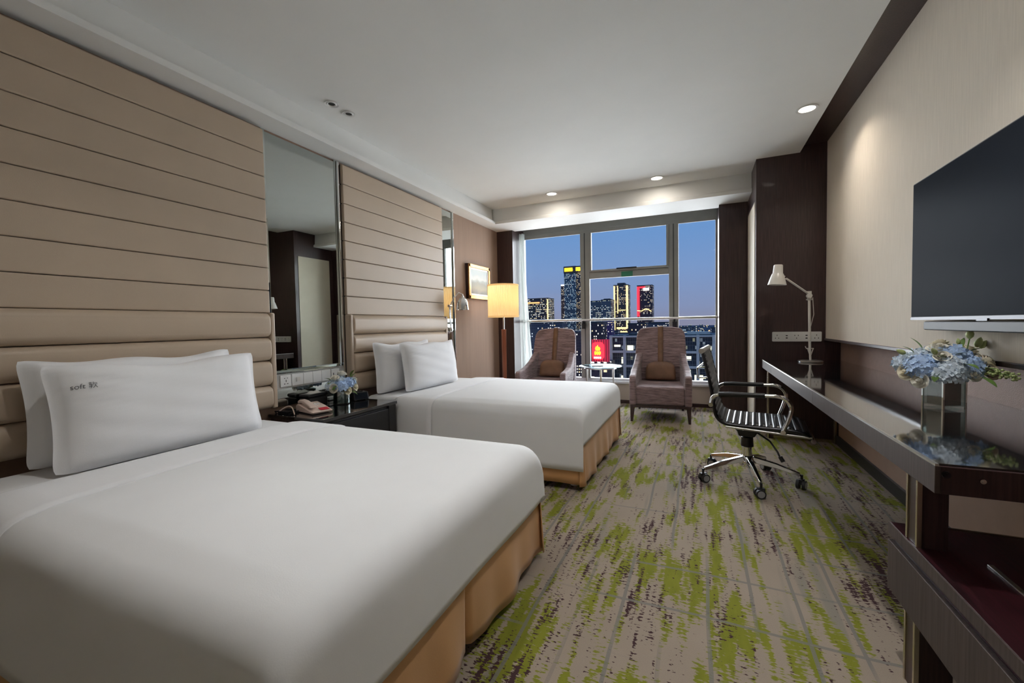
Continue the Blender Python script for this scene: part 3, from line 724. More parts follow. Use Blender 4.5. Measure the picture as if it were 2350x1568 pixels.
# big arrangement on the desk
ZD = .725
t = thing('flower_arrangement', 'square glass vase of blue hydrangeas and cream roses on the desk', 'flowers', (.925, 2.315, ZD), rz=R(22))
s = .044; h = .118
vz = obj('glass_vase', MB().box(-s, s, -s, s, 0, .012).box(-s, -s+.006, -s, s, .012, h).box(s-.006, s, -s, s, .012, h).box(-s, s, -s, -s+.006, .012, h).box(-s, s, s-.006, s, .012, h), M_['vaseglass'], t)
g = obj('leaf_lining', B(-s+.009, s-.009, -s+.009, s-.009, .014, h-.006), M_['leafwrap'], t)
for sx in (-1, 1):
    for sy in (-1, 1): obj('glass_edge', B(sx*s-.003, sx*s+.003, sy*s-.003, sy*s+.003, 0, h), M_['bevel'], t)
ir = R(-22); rot = Matrix.Rotation(ir, 4, 'Z')
def W2(x, y, z): return tuple(rot @ Vector((x, y, z)))
for i, (x, y, z, r, pale) in enumerate(((-.075, -.02, .165, .066, 0), (.0, -.045, .160, .070, 1), (.050, -.045, .165, .062, 0), (-.03, .04, .195, .068, 1), (.030, .05, .185, .062, 1), (-.085, .045, .175, .06, 1), (.02, -.01, .205, .06, 0), (.078, -.01, .165, .050, 0), (-.02, -.08, .145, .05, 1))):
    obj('hydrangea_bloom', bloom(W2(x, y, z), r, 95, .017, 20+i), M_['petal_pale' if pale else 'petal_blue'], t)
for i, (x, y, z, r, ax) in enumerate(((-.128, -.025, .150, .034, (-.8, -.5, .2)), (-.10, -.06, .118, .030, (-.7, -.6, 0)), (.10, -.075, .165, .036, (.4, -.8, .5)), (.045, -.10, .150, .026, (.2, -1, .4)), (.10, -.06, .200, .030, (.6, -.4, .7)), (-.02, .0, .245, .036, (-.1, -.3, 1)), (.085, .03, .235, .034, (.4, -.2, 1)), (-.03, -.06, .218, .026, (-.3, -.6, .8)), (.01, .06, .262, .032, (0, 0, 1)))):
    obj('rose', rose(W2(x, y, z), r, 60+i, W2(*ax)), M_['petal_cream' if i % 2 == 0 else 'petal_white'], t, smooth=60)
for i, (x, y, z, d, L) in enumerate(((.075, .0, .285, (.05, 0, 1), .045), (-.135, -.03, .225, (-1, -.2, .5), .038), (.055, .03, .262, (-.1, 0, 1), .026), (.105, .02, .25, (.3, 0, .9), .045), (.12, .03, .245, (.5, 0, .8), .04), (-.045, -.05, .225, (-.5, -.4, .6), .036))):
    obj('flower_bud', bud(W2(x, y, z), W2(*d), L), M_['bud'], t, smooth=60)
obj('stem', MB().tube([W2(.06, 0, .2), W2(.07, 0, .25), W2(.076, 0, .29)], .0022, 6), M_['leaf'], t)
rnd = random.Random(4)
for i, (x, y, z, d) in enumerate(((.0, -.05, .215, (.5, -.4, .5)), (-.02, -.06, .21, (-.6, -.5, .4)), (.08, -.09, .175, (.4, -1, .2)), (.06, -.03, .23, (.4, -.5, .6)), (-.09, .02, .225, (-.6, 0, .8)), (.06, .03, .24, (.2, .2, 1)), (-.05, .05, .235, (-.4, 0, 1)), (.02, -.1, .19, (.2, -1, .1)), (.07, -.10, .14, (.3, -1, -.2)), (-.06, -.09, .14, (-.5, -1, -.1)))):
    obj('leaf', leaf(W2(x, y, z), W2(*d), rnd.uniform(.045, .07), .022), M_['leaf'], t, smooth=60)
# sprig of small green berries reaching to the right
mb = MB(); rnd = random.Random(12)
for i in range(60):
    q = i/59; c = Vector(W2(.085+.03*q+rnd.uniform(-.012, .012), -.07-.14*q+rnd.uniform(-.014, .014), .165-.012*q+rnd.uniform(-.014, .014)))
    mb.lathe([(0, -.005), (.0045, -.002), (.005, .002), (0, .006)], 6, c)
obj('berry_sprig', mb, M_['bud'], t, smooth=60)
obj('berry_stem', MB().tube([W2(.07, -.05, .16), W2(.095, -.12, .165), W2(.115, -.215, .152)], .0025, 6), M_['leaf'], t)

# small arrangement on the nightstand
t = thing('flower_arrangement', 'small round glass vase of pale blue and cream flowers on the nightstand', 'flowers', (-2.475, 2.385, ZN))
obj('glass_vase', MB().lathe([(0, 0), (.060, 0), (.063, .004), (.063, .10), (.060, .10), (.060, .008), (0, .008)], 28), M_['vaseglass'], t, smooth=40)
obj('leaf_lining', MB().lathe([(0, .010), (.057, .010), (.057, .094), (0, .094)], 24), M_['leafwrap'], t, smooth=40)
for i, (x, y, z, r) in enumerate(((.03, -.03, .135, .055), (.02, .045, .15, .055), (-.03, .0, .165, .055), (.0, .08, .14, .045), (-.03, -.06, .14, .045))):
    obj('hydrangea_bloom', bloom((x, y, z), r, 60, .017, 80+i), M_['petal_pale' if i in (2, 4) else 'petal_blue'], t)
for i, (x, y, z, r, ax) in enumerate(((.075, -.01, .105, .028, (1, -.2, .1)), (.06, .075, .125, .034, (.8, .4, .3)), (.02, -.095, .13, .032, (.3, -1, .2)), (.0, -.06, .205, .03, (.2, -.3, 1)), (-.02, .03, .225, .034, (.2, .1, 1)), (.03, .105, .17, .022, (.3, 1, .3)))):
    obj('rose', rose((x, y, z), r, 120+i, ax), M_['petal_cream' if i < 2 else 'petal_white'], t, smooth=60)
for i, (x, y, z, d) in enumerate(((.02, -.10, .17, (.2, -1, .3)), (.0, -.10, .19, (0, -.9, .7)), (.01, .08, .19, (.1, .9, .8)), (.04, -.09, .15, (.4, -1, -.2)), (.05, .05, .17, (.7, .3, .6)), (.06, .03, .10, (.9, .4, -.3)), (-.01, .1, .2, (0, .6, 1)))):
    obj('leaf', leaf((x, y, z), d, .06, .024), M_['leaf'], t, smooth=60)

# ================================================================== LEFT WALL CORNER
# gilt framed painting
t = thing('framed_painting', 'small landscape painting in a gilt frame on the brown wall', 'painting', (-2.668, 4.915, 1.665))
y0, y1, z0, z1 = 4.625, 5.205, 1.445, 1.885
obj('side_box', MB().box(-2.668, -2.635, y0, y1, z0, z1), M_['wood'], t, world=True)
def mould(a, b, c, d, w, x0, x1, nm, m):
    for poly, lo, hi, ax in (((c, c+w), a, b, 'h'), ((d-w, d), a, b, 'h'), ((a, a+w), c, d, 'v'), ((b-w, b), c, d, 'v')):
        q = B(x0, x1, lo, hi, poly[0], poly[1]) if ax == 'h' else B(x0, x1, poly[0], poly[1], lo, hi)
        obj(nm, q, m, t, world=True, bevel=.006, seg=2)
mould(y0, y1, z0, z1, .045, -2.636, -2.618, 'frame_rail', M_['gold'])
mould(y0+.043, y1-.043, z0+.043, z1-.043, .025, -2.636, -2.626, 'inner_slip', M_['offwhite'])
def painting():
    m = bpy.data.materials.new('painted_landscape'); m.use_nodes = True; tt = m.node_tree; b = tt.nodes['Principled BSDF']; b.inputs['Roughness'].default_value = .5
    tcn = N(tt, 'ShaderNodeTexCoord'); sp = N(tt, 'ShaderNodeSeparateXYZ'); tt.links.new(tcn.outputs['Generated'], sp.inputs[0])
    nz = N(tt, 'ShaderNodeTexNoise'); nz.inputs['Scale'].default_value = 4; nz.inputs['Detail'].default_value = 6; tt.links.new(tcn.outputs['Generated'], nz.inputs['Vector'])
    ml = N(tt, 'ShaderNodeMath', operation='MULTIPLY_ADD'); ml.inputs[1].default_value = .35; tt.links.new(nz.outputs[0], ml.inputs[0]); tt.links.new(sp.outputs['Z'], ml.inputs[2])
    cr = N(tt, 'ShaderNodeValToRGB'); els = cr.color_ramp.elements
    els[0].position = .15; els[0].color = (.10, .08, .04, 1); els[1].position = 1.0; els[1].color = (.38, .44, .44, 1)
    for p, c in ((.42, (.28, .23, .11)), (.62, (.22, .20, .12)), (.72, (.30, .31, .26)), (.80, (.55, .55, .50))):
        n_ = els.new(p); n_.color = (*c, 1)
    tt.links.new(ml.outputs[0], cr.inputs[0]); tt.links.new(cr.outputs[0], b.inputs['Base Color']); return m
obj('canvas', B(-2.636, -2.631, y0+.065, y1-.065, z0+.065, z1-.065), painting(), t, world=True)

# floor lamp
t = thing('floor_lamp', 'lit floor lamp with pleated cream drum shade and wooden stem', 'floor lamp', (-2.285, 4.90, 0))
obj('base', MB().lathe([(0, 0), (.15, 0), (.15, .018), (.14, .024), (0, .024)], 36), M_['darkmetal'], t, smooth=40)
obj('stem', MB().tube([(0, 0, .024), (0, 0, 1.05)], [.030, .036], 4), M_['lampwood'], t, bevel=.004)
obj('neck', MB().tube([(0, 0, 1.05), (0, 0, 1.30)], .011, 12), M_['alu'], t, smooth=40)
n = 120
prof = []
mb = MB(); rad = .193
vv = []
for z in (1.213, 1.26, 1.41, 1.56, 1.607):
    for k in range(n):
        r = rad+(.0035 if k % 2 else -.0035); a = 2*pi*k/n; vv.append((r*cos(a), r*sin(a), z))
mb.add(vv, [(i*n+k, i*n+(k+1) % n, (i+1)*n+(k+1) % n, (i+1)*n+k) for i in range(4) for k in range(n)])
obj('lamp_shade', mb, M_['shade'], t)
for z in (1.213, 1.607): obj('shade_band', MB().lathe([(rad-.006, z-.009), (rad+.0065, z-.009), (rad+.0065, z+.009), (rad-.006, z+.009)], 48, closed=True), M_['shade'], t, smooth=40)
obj('spider', MB().tube([(-rad+.006, 0, 1.30), (rad-.006, 0, 1.30)], .003, 6).tube([(0, -rad+.006, 1.30), (0, rad-.006, 1.30)], .003, 6), M_['alu'], t)
obj('bulb', MB().lathe([(0, 1.31), (.014, 1.32), (.03, 1.37), (.026, 1.41), (0, 1.425)], 16), M_['glow'], t, smooth=60)
obj('pull_chain', MB().tube([(.04, -.03, 1.30), (.04, -.03, 1.12)], .0018, 5), M_['chrome'], t)
l = bpy.data.lights.new('floor_lamp_bulb', 'POINT'); l.energy = LAMP_W; l.color = (1, .66, .34); l.shadow_soft_size = .06
lo = bpy.data.objects.new('floor_lamp_bulb', l); COL.objects.link(lo); lo.parent = t; lo.location = (0, 0, 1.45)

# chrome reading lamp on the narrow mirror
t = thing('reading_lamp', 'chrome swing arm reading lamp with bell shade at the narrow mirror', 'wall lamp', (-2.654, 4.17, 1.06))
obj('wall_plate', MB().tube([(0, 0, 0), (.016, 0, 0)], .045, 24), M_['chrome'], t, smooth=40)
obj('knob', MB().lathe([(0, -.03), (.018, -.026), (.026, 0), (.018, .026), (0, .03)], 16, (.035, 0, 0)), M_['chrome'], t, smooth=50)
obj('lower_arm', MB().tube([(.035, .0, 0), (.06, -.05, .12), (.07, -.07, .26)], .006, 10).tube([(.035, .02, 0), (.06, -.03, .12), (.07, -.05, .26)], .005, 10), M_['chrome'], t, smooth=50)
obj('elbow', MB().tube([(.07, -.085, .27), (.07, -.03, .27)], .016, 14), M_['chrome'], t, smooth=40)
obj('upper_arm', MB().tube([(.07, -.06, .27), (.11, -.04, .36), (.16, -.01, .42), (.20, .0, .40)], .006, 10), M_['chrome'], t, smooth=50)
c = (.205, 0, .225)
obj('bell_shade', MB().lathe([(0, .160), (.012, .158), (.016, .140), (.040, .125), (.060, .085), (.066, .03), (.070, 0), (.066, 0), (.062, .03), (.056, .08), (.036, .118), (0, .13)], 28, c), M_['chrome'], t, smooth=50)
obj('shade_finial', MB().tube([(.2, 0, .40), (.205, 0, .378)], .008, 10), M_['chrome'], t, smooth=50)
obj('reading_bulb', MB().lathe([(0, .02), (.02, .03), (.025, .06), (.0, .085)], 14, c), M_['offwhite'], t, smooth=60)

# ================================================================== ARMCHAIRS AND TABLE
def armchair(loc, rz, label):
    t = thing('armchair', label, 'armchair', loc, rz, group='high-backed armchairs by the window')
    V = M_['velvet']
    # seat block
    obj('seat', MB().box(-.265, .265, -.375, .24, .185, .395), V, t, bevel=.035, seg=4)
    # back shell: height profile in (y,z), tapering and rounded at the top
    def bk(u, v, front):
        z = .36+.685*v
        wdt = .302-.026*v+.006*sin(pi*v)
        top = max(0, (v-.82)/.18)
        wdt *= math.sqrt(max(.0, 1-(top*.62)**2.6)) if top > 0 else 1
        s = 2*u-1
        yb = .20+.17*v+.02*v*v
        curve = -.055*abs(s)**2.4*(1-.25*v)
        thick = .095-.045*v
        zz = z-.020*top*abs(s)**3
        return (wdt*s, yb+curve+(0 if front else thick), zz)
    mb = MB(); nu, nv = 22, 26
    mb.grid(lambda u, v: bk(u, v, True), nu, nv); mb.grid(lambda u, v: bk(1-u, v, False), nu, nv)
    n = (nu+1)*(nv+1)
    ring = [(i, 0) for i in range(nu)]+[(nu, j) for j in range(nv)]+[(i, nv) for i in range(nu, 0, -1)]+[(0, j) for j in range(nv, 0, -1)]
    A = lambda i, j: j*(nu+1)+i
    Bk = lambda i, j: n+j*(nu+1)+nu-i
    for a, b in zip(ring, ring[1:]+ring[:1]): mb.f.append((A(*b), A(*a), Bk(*a), Bk(*b)))
    obj('backrest', mb, V, t, smooth=75, bevel=.012, seg=2)
    # arms sweep up into the back
    for s in (-1, 1):
        prof = [(-.385, .185), (-.392, .40), (-.385, .49), (-.355, .518), (-.22, .530), (-.06, .560), (.08, .62), (.20, .70), (.30, .74), (.39, .70), (.39, .30), (.38, .185)]
        xa, xb = (-.325, -.252) if s < 0 else (.252, .325)
        mb = MB().prism(prof[::-1] if s < 0 else prof, xa, xb, 'x')
        mb.v = [(x_-s*.05*max(0, (y_+.1)/.5), y_, z_) for x_, y_, z_ in mb.v]
        obj('arm', mb, V, t, bevel=.028, seg=4)
    obj('base_rail', MB().prism([(-.315, -.375), (.315, -.375), (.27, .385), (-.27, .385)], .160, .188, 'z'), M_['wood'], t, bevel=.004)
    for sx in (-1, 1):
        for sy, y in ((-1, -.35), (1, .36)):
            x = sx*(.292 if sy < 0 else .25)
            mb = MB().add([(x-.024, y-.024, .162), (x+.024, y-.024, .162), (x+.024, y+.024, .162), (x-.024, y+.024, .162),
                           (x+sx*.008-.013, y+sy*.015-.013, 0), (x+sx*.008+.013, y+sy*.015-.013, 0), (x+sx*.008+.013, y+sy*.015+.013, 0), (x+sx*.008-.013, y+sy*.015+.013, 0)],
                          [(0, 1, 2, 3), (7, 6, 5, 4), (0, 4, 5, 1), (1, 5, 6, 2), (2, 6, 7, 3), (3, 7, 4, 0)])
            obj('leg', mb, M_['wood'], t, bevel=.003)
    # leather strap over the top that carries the half-moon pillow
    def st(u, v):
        q = v*1.12
        if q < 1: z = .60+.453*q; y = .20+.17*((z-.36)/.685)+.02*((z-.36)/.685)**2-.006
        else: k = (q-1)/.12; z = 1.053; y = .384+.065*k
        return ((u-.5)*.062, y, z)
    obj('strap', MB().grid(st, 2, 24), M_['brownleather'], t, smooth=50, solid=-.005)
    # half-moon pillow
    def pl(u, v, s):
        a = 2*u-1
        up = .15+.155*max(0, 1-abs(a)**3.2)**(1/2.6); dn = .012*abs(a)**6
        z = .405+dn+(up*.72-dn)*v
        k = (max(0, 1-abs(a)**7)*max(0, 1-abs(2*v-1)**5))**.4
        return (.172*a, .125+.17*((z-.36)/.685)+s*.058*k, z)
    mb = MB(); mb.grid(lambda u, v: pl(u, v, -1), 24, 14); mb.grid(lambda u, v: pl(1-u, v, 1), 24, 14)
    obj('lumbar_pillow', mb, M_['brownleather'], t, smooth=80)
    return t
armchair((-.42, 5.225, 0), R(4), 'mauve velvet armchair with leather strap, nearer the desk')
armchair((-1.80, 5.22, 0), R(2), 'mauve velvet armchair with leather strap, beside the floor lamp')

t = thing('side_table', 'round glass side table between the two armchairs', 'side table', (-1.185, 5.50, 0))
obj('glass_top', MB().lathe([(0, .538), (.265, .538), (.272, .542), (.272, .548), (.265, .552), (0, .552)], 48), M_['tableglass'], t, smooth=40)
for k in range(3):
    a = R(100+120*k); obj('leg', MB().tube([(.19*cos(a), .19*sin(a), .538), (.20*cos(a), .20*sin(a), 0)], [.013, .011], 12), M_['alu' if k else 'brass'], t, smooth=40)
obj('shelf_ring', MB().lathe([(.185, .515), (.205, .515), (.205, .538), (.185, .538)], 40, closed=True), M_['alu'], t, smooth=40)
t = thing('leaflet', 'folded dark leaflet lying on the round glass table', 'leaflet', (-1.20, 5.40, .552), rz=.3)
obj('cover', B(-.07, .07, -.05, .05, 0, .008), M_['black'], t, bevel=.002)
obj('pages', B(-.066, .066, -.047, .047, .008, .012), M_['black'], t)

# ================================================================== DESK CHAIR
t = thing('office_chair', 'black ribbed office chair with chrome loop arms at the desk', 'office chair', (.30, 3.29, 0), rz=R(-6))
prof = [(-.262, .905), (-.250, .86), (-.232, .78), (-.214, .70), (-.200, .62), (-.190, .55), (-.180, .49), (-.155, .452), (-.115, .433), (-.05, .427), (.05, .425), (.15, .424), (.24, .422), (.295, .414), (.330, .396), (.350, .372)]
def spline(pts, n):
    out = []; P = [Vector((p[0], 0, p[1])) for p in pts]
    for i in range(len(P)-1):
        p0, p1_, p2, p3 = P[max(i-1, 0)], P[i], P[i+1], P[min(i+2, len(P)-1)]
        for k in range(n):
            q = k/n; out.append(.5*((2*p1_)+(p2-p0)*q+(2*p0-5*p1_+4*p2-p3)*q*q+(3*p1_-p0-3*p2+p3)*q**3))
    out.append(P[-1]); return out
sp_ = spline(prof, 8)
cum = [0]
for a, b in zip(sp_, sp_[1:]): cum.append(cum[-1]+(b-a).length)
tot = cum[-1]; NR = 26
def along(s_):
    s_ = max(0, min(tot, s_))
    for i in range(len(cum)-1):
        if cum[i+1] >= s_:
            q = (s_-cum[i])/max(1e-9, cum[i+1]-cum[i]); d = (sp_[i+1]-sp_[i]).normalized(); return sp_[i].lerp(sp_[i+1], q), d
    return sp_[-1], (sp_[-1]-sp_[-2]).normalized()
obj('sling', MB().grid(lambda u, v: (lambda pd: (pd[0].x, -.225+.45*u, pd[0].z))(along(tot*v)), 4, 90), M_['sling'], t, smooth=60, solid=.006)
for k in range(NR):       # padded ribs
    c_, d_ = along(tot*(k+.5)/NR); nrm = Vector((-d_.z, 0, d_.x)); 
    if nrm.x+nrm.z < 0: nrm = -nrm
    hw = tot/NR*.42
    def rb(u, v, c_=c_, d_=d_, nrm=nrm, hw=hw):
        a = (u-.5)*2; p = c_+d_*hw*a+nrm*(.010*(1-a*a)+.0005); return (p.x, -.218+.436*v, p.z)
    obj('rib', MB().grid(rb, 6, 1), M_['sling'], t, smooth=60)
for s in (-1, 1):
    obj('side_rail', MB().tube([(p.x, s*.232, p.z-.004) for p in sp_[::3]], .011, 10), M_['darkmetal'] if s > 0 else M_['darkmetal'], t, smooth=50)
    arm = [(-.205, .555), (-.195, .600), (-.165, .622), (-.10, .628), (.10, .632), (.165, .632), (.205, .618), (.232, .585), (.236, .545), (.215, .47), (.195, .415)]
    obj('arm_loop', MB().tube([(p.x, s*.262, p.z) for p in spline(arm, 5)], .0125, 12), M_['chrome'], t, smooth=50)
    obj('arm_pad', MB().tube([(p[0], s*.262, p[1]+.001) for p in ((-.16, .623), (-.10, .628), (.0, .630), (.10, .632))], .0155, 12), M_['black'], t, smooth=50)
    for q in ((-.205, .555), (.195, .415)): obj('bolt', MB().tube([(q[0], s*.225, q[1]), (q[0], s*.280, q[1])], .014, 12), M_['chrome'], t, smooth=40)
obj('front_bar', MB().tube([(.350, -.245, .370), (.350, .245, .370)], .014, 12), M_['chrome'], t, smooth=40)
obj('top_bar', MB().tube([(-.264, -.245, .905), (-.264, .245, .905)], .018, 12), M_['alu'], t, smooth=40)
obj('back_bracket', MB().tube([(-.24, -.236, .80), (-.29, -.236, .79), (-.285, -.236, .725), (-.222, -.236, .73)], .006, 8).tube([(-.24, .236, .80), (-.29, .236, .79), (-.285, .236, .725), (-.222, .236, .73)], .006, 8).tube([(-.29, -.236, .79), (-.29, .236, .79)], .006, 8), M_['chrome'], t, smooth=50)
obj('seat_frame', MB().tube([(-.12, -.236, .412), (.345, -.236, .388)], .008, 8).tube([(-.12, .236, .412), (.345, .236, .388)], .008, 8).tube([(-.02, -.236, .408), (-.02, .236, .408)], .012, 8).tube([(.2, -.236, .40), (.2, .236, .40)], .012, 8), M_['alu'], t, smooth=50)
obj('tilt_mechanism', MB().prism([(-.10, .40), (.20, .392), (.20, .372), (.06, .345), (.045, .315), (-.05, .315), (-.06, .35), (-.10, .38)], -.065, .065, 'y'), M_['black'], t, bevel=.008)
obj('lever', MB().tube([(.06, -.06, .35), (.13, -.16, .325), (.17, -.19, .27), (.185, -.20, .235)], .006, 8).tube([(.183, -.199, .245), (.20, -.205, .215)], .013, 8), M_['black'], t, smooth=50)
obj('gas_cylinder', MB().lathe([(0, .10), (.030, .10), (.030, .25), (.022, .252), (.022, .32), (0, .32)], 20), M_['chrome'], t, smooth=40)
obj('cylinder_cover', MB().lathe([(.033, .235), (.040, .24), (.036, .30), (.024, .31)], 20), M_['black'], t, smooth=40)
obj('base_hub', MB().lathe([(0, .10), (.045, .10), (.050, .12), (.042, .165), (.030, .175), (0, .175)], 24), M_['chrome'], t, smooth=40)
for k in range(5):
    a = R(-85+10+72*k); ca, sa = cos(a), sin(a)
    lg = MB()
    secs = [(.035, .150, .022, .020), (.17, .128, .018, .016), (.305, .090, .013, .011)]
    vs_ = []
    for r_, z_, w_, h_ in secs:
        vs_ += [(r_, -w_, z_-h_), (r_, w_, z_-h_), (r_, w_*.7, z_+h_), (r_, -w_*.7, z_+h_)]
    fs = [(3, 2, 1, 0), (8, 9, 10, 11)]
    for i in range(2): fs += [(i*4+j, i*4+(j+1) % 4, i*4+4+(j+1) % 4, i*4+4+j) for j in range(4)]
    lg.add(vs_, fs).xf(Matrix.Rotation(a, 4, 'Z'))
    L_ = obj('base_leg', lg, M_['chrome'], t, bevel=.005, seg=2)
    cx, cy = .312*ca, .312*sa
    rota = Matrix.Translation((cx, cy, 0)) @ Matrix.Rotation(R(20+50*k), 4, 'Z')
    cst = obj('castor', MB().tube([(0, 0, .05), (0, 0, .092)], .008, 8).box(-.022, .02, -.011, .011, .03, .062).xf(rota), M_['castor'], t, smooth=40)
    for s in (-1, 1):
        w_ = obj('wheel', MB().tube([(-.008, s*.009, .029), (-.008, s*.026, .029)], .029, 20).xf(rota), M_['castor'], None, smooth=40); w_.parent = cst
        w2 = obj('wheel_ring', MB().tube([(-.008, s*.026, .029), (-.008, s*.0275, .029)], .021, 20).xf(rota), M_['castor_ring'], None, smooth=40); w2.parent = cst

# ================================================================== DESK WALL
t = thing('desk', 'long dark wooden desk with glossy black top along the right wall', 'desk', (.86, 3.05, 0))
obj('glass_top', B(.559, 1.178, 1.424, 4.70, .712, .7245), M_['blackgloss'], t, world=True)
obj('top_frame', MB().box(.562, 1.176, 1.43, 4.69, .650, .711), M_['wood'], t, world=True)
obj('front_lip', B(.551, .559, 1.414, 4.70, .7195, .7255), M_['alu'], t, world=True)
for a, b in ((1.414, 2.70), (2.703, 4.12), (4.123, 4.70)):
    obj('drawer_front', B(.551, .563, a, b, .648, .7195), M_['woodh'], t, world=True, bevel=.0015)
ep = obj('end_panel', B(.563, 1.176, 1.414, 1.43, .648, .7195), M_['wood'], t, world=True, bevel=.0015)
for nm, x, z, r in (('lock', .572, .700, .0085), ('knob', .640, .692, .006)):
    q = obj(nm, MB().tube([(x-.86, 1.408-3.05, z), (x-.86, 1.416-3.05, z)], r, 14).tube([(x-.86, 1.4065-3.05, z), (x-.86, 1.409-3.05, z)], r*.45, 10), M_['darkmetal'] if nm == 'lock' else M_['chrome'], None, smooth=40); q.parent = ep
def trim_leg(t, y0, y1, x0, x1, z0, z1):
    lg = obj('leg', B(x0+.004, x1, y0+.004, y1-.004, z0, z1), M_['wood'], t, world=True)
    l0 = t.location
    for y in (y0, y1-.010):
        q = obj('leg_trim', B(x0-l0[0], x0+.012-l0[0], y-l0[1], y+.010-l0[1], z0, z1), M_['brass'], None, bevel=.001); q.parent = lg
trim_leg(t, 1.558, 1.630, .570, .640, .438, .649)
trim_leg(t, 4.545, 4.60, .580, .640, 0, .649)
obj('side_panel', B(.63, 1.10, 4.552, 4.60, .03, .649), M_['wood'], t, world=True)
obj('side_plinth', B(.63, 1.10, 4.547, 4.60, 0, .03), M_['brass'], t, world=True)
trim_leg(t, 4.50, 4.545, 1.085, 1.112, 0, .649)

# luggage bench at the near end
t = thing('luggage_bench', 'low dark red luggage bench with drawer under the near desk end', 'bench', (.83, 1.1, 0))
obj('bench_top', B(.567, 1.095, .55, 1.735, .402, .437), M_['redwood'], t, world=True, bevel=.002)
obj('top_edge', B(.5635, .568, .55, 1.735, .402, .4365), M_['woodh'], t, world=True)
obj('shadow_gap', B(.578, 1.09, .56, 1.725, .376, .402), M_['redwood'], t, world=True)
obj('drawer_front', B(.563, .577, .55, 1.735, .222, .380), M_['woodh'], t, world=True, bevel=.0015)
obj('body', B(.577, 1.09, .56, 1.730, .225, .380), M_['redwood'], t, world=True)
obj('end_trim', B(.66, 1.095, 1.735, 1.741, .420, .440), M_['brass'], t, world=True)
for x in (.705, .83, .955): obj('luggage_strip', MB().box(x-.006, x+.006, .60, 1.514, .437, .441), M_['alu'], t, world=True, bevel=.001)
trim_leg(t, 1.555, 1.625, .568, .655, 0, .224)
trim_leg(t, .62, .69, .568, .655, 0, .224)
trim_leg(t, 1.555, 1.625, 1.02, 1.09, 0, .224)
trim_leg(t, .62, .69, 1.02, 1.09, 0, .224)

# desk lamp
t = thing('desk_lamp', 'white articulated desk lamp with conical shade at the far desk end', 'desk lamp', (.895, 4.47, ZD))
O = M_['offwhite']
obj('lamp_base', MB().lathe([(0, 0), (.092, 0), (.094, .004), (.094, .012), (.088, .016), (0, .018)], 40), M_['alu'], t, smooth=40)
obj('lower_stem', MB().tube([(0, 0, .016), (-.004, 0, .15)], .009, 12), O, t, smooth=40)
obj('spring', MB().tube([(-.022, 0, .125), (0, 0, .05)], .0045, 8).tube([(.022, 0, .125), (0, 0, .05)], .0045, 8).tube([(-.038, 0, .140), (-.03, 0, .120), (.022, 0, .122)], .004, 8), O, t, smooth=50)
obj('main_arm', MB().tube([(-.004, 0, .10), (-.012, 0, .555)], .0105, 12), O, t, smooth=40)
obj('elbow_joint', MB().tube([(-.012, -.022, .585), (-.012, .022, .585)], .020, 14).box(-.026, .004, -.010, .010, .545, .625).box(-.034, .014, -.006, .006, .548, .556), O, t, smooth=40)
obj('upper_arm', MB().tube([(-.012, -.010, .60), (-.19, -.042, .745)], .0055, 10).tube([(-.016, .010, .60), (-.194, -.022, .745)], .0055, 10), O, t, smooth=40)
ax = Vector((.06, 0, 1)).normalized(); q = Vector((0, 0, 1)).rotation_difference(ax).to_matrix().to_4x4()
obj('lamp_shade', MB().lathe([(.074, 0), (.060, .050), (.046, .095), (.040, .102), (.036, .172), (.030, .178), (.001, .178), (.001, .172), (.032, .166), (.038, .1), (.058, .05), (.071, 0)], 32, closed=True).xf(Matrix.Translation((-.262, -.045, .690)) @ q), O, t, smooth=40)
obj('shade_knob', MB().tube([(-.205, -.04, .755), (-.222, -.042, .768)], .013, 12), O, t, smooth=40)
obj('lamp_bulb', MB().lathe([(0, .03), (.02, .04), (.028, .07), (.014, .11), (0, .115)], 14).xf(Matrix.Translation((-.262, -.045, .690)) @ q), M_['white'], t, smooth=60)
pts = [(.02, .03, .57), (.035, .06, .42), (.012, .09, .28), (.03, .12, .20)]
obj('lamp_cable', MB().tube([Vector(p) for p in pts], .003, 6), O, t, smooth=50)

# socket strip on the column
t = thing('socket_strip', 'long white five-socket strip on the dark column above the desk', 'socket', (.836, 4.735, .9425))
obj('plate', rbox(-.196, .196, -.046, .046, 0, .012, .008).xf(Matrix.Rotation(R(90), 4, 'X')), M_['white'], t)
for i, holes in enumerate(([(0, .014), (-.014, -.014), (.014, -.014)], [(0, .010), (0, -.012)], [(-.014, .012), (.014, .012), (0, -.014)], [(0, .012), (0, -.014)], [(0, .014), (-.014, -.014), (.014, -.014)])):
    cx = -.157+.0785*i
    md = obj('socket_module', B(cx-.037, cx+.037, -.0135, -.012, -.042, .042), M_['white'], t, bevel=.0005)
    for x, z in holes: 
        w_ = (.016 if i in (1, 3) else .006); s_ = obj('socket_hole', B(cx+x-w_/2, cx+x+w_/2, -.0142, -.0134, z-.005, z+.005), M_['dark_hole'], None); s_.parent = md

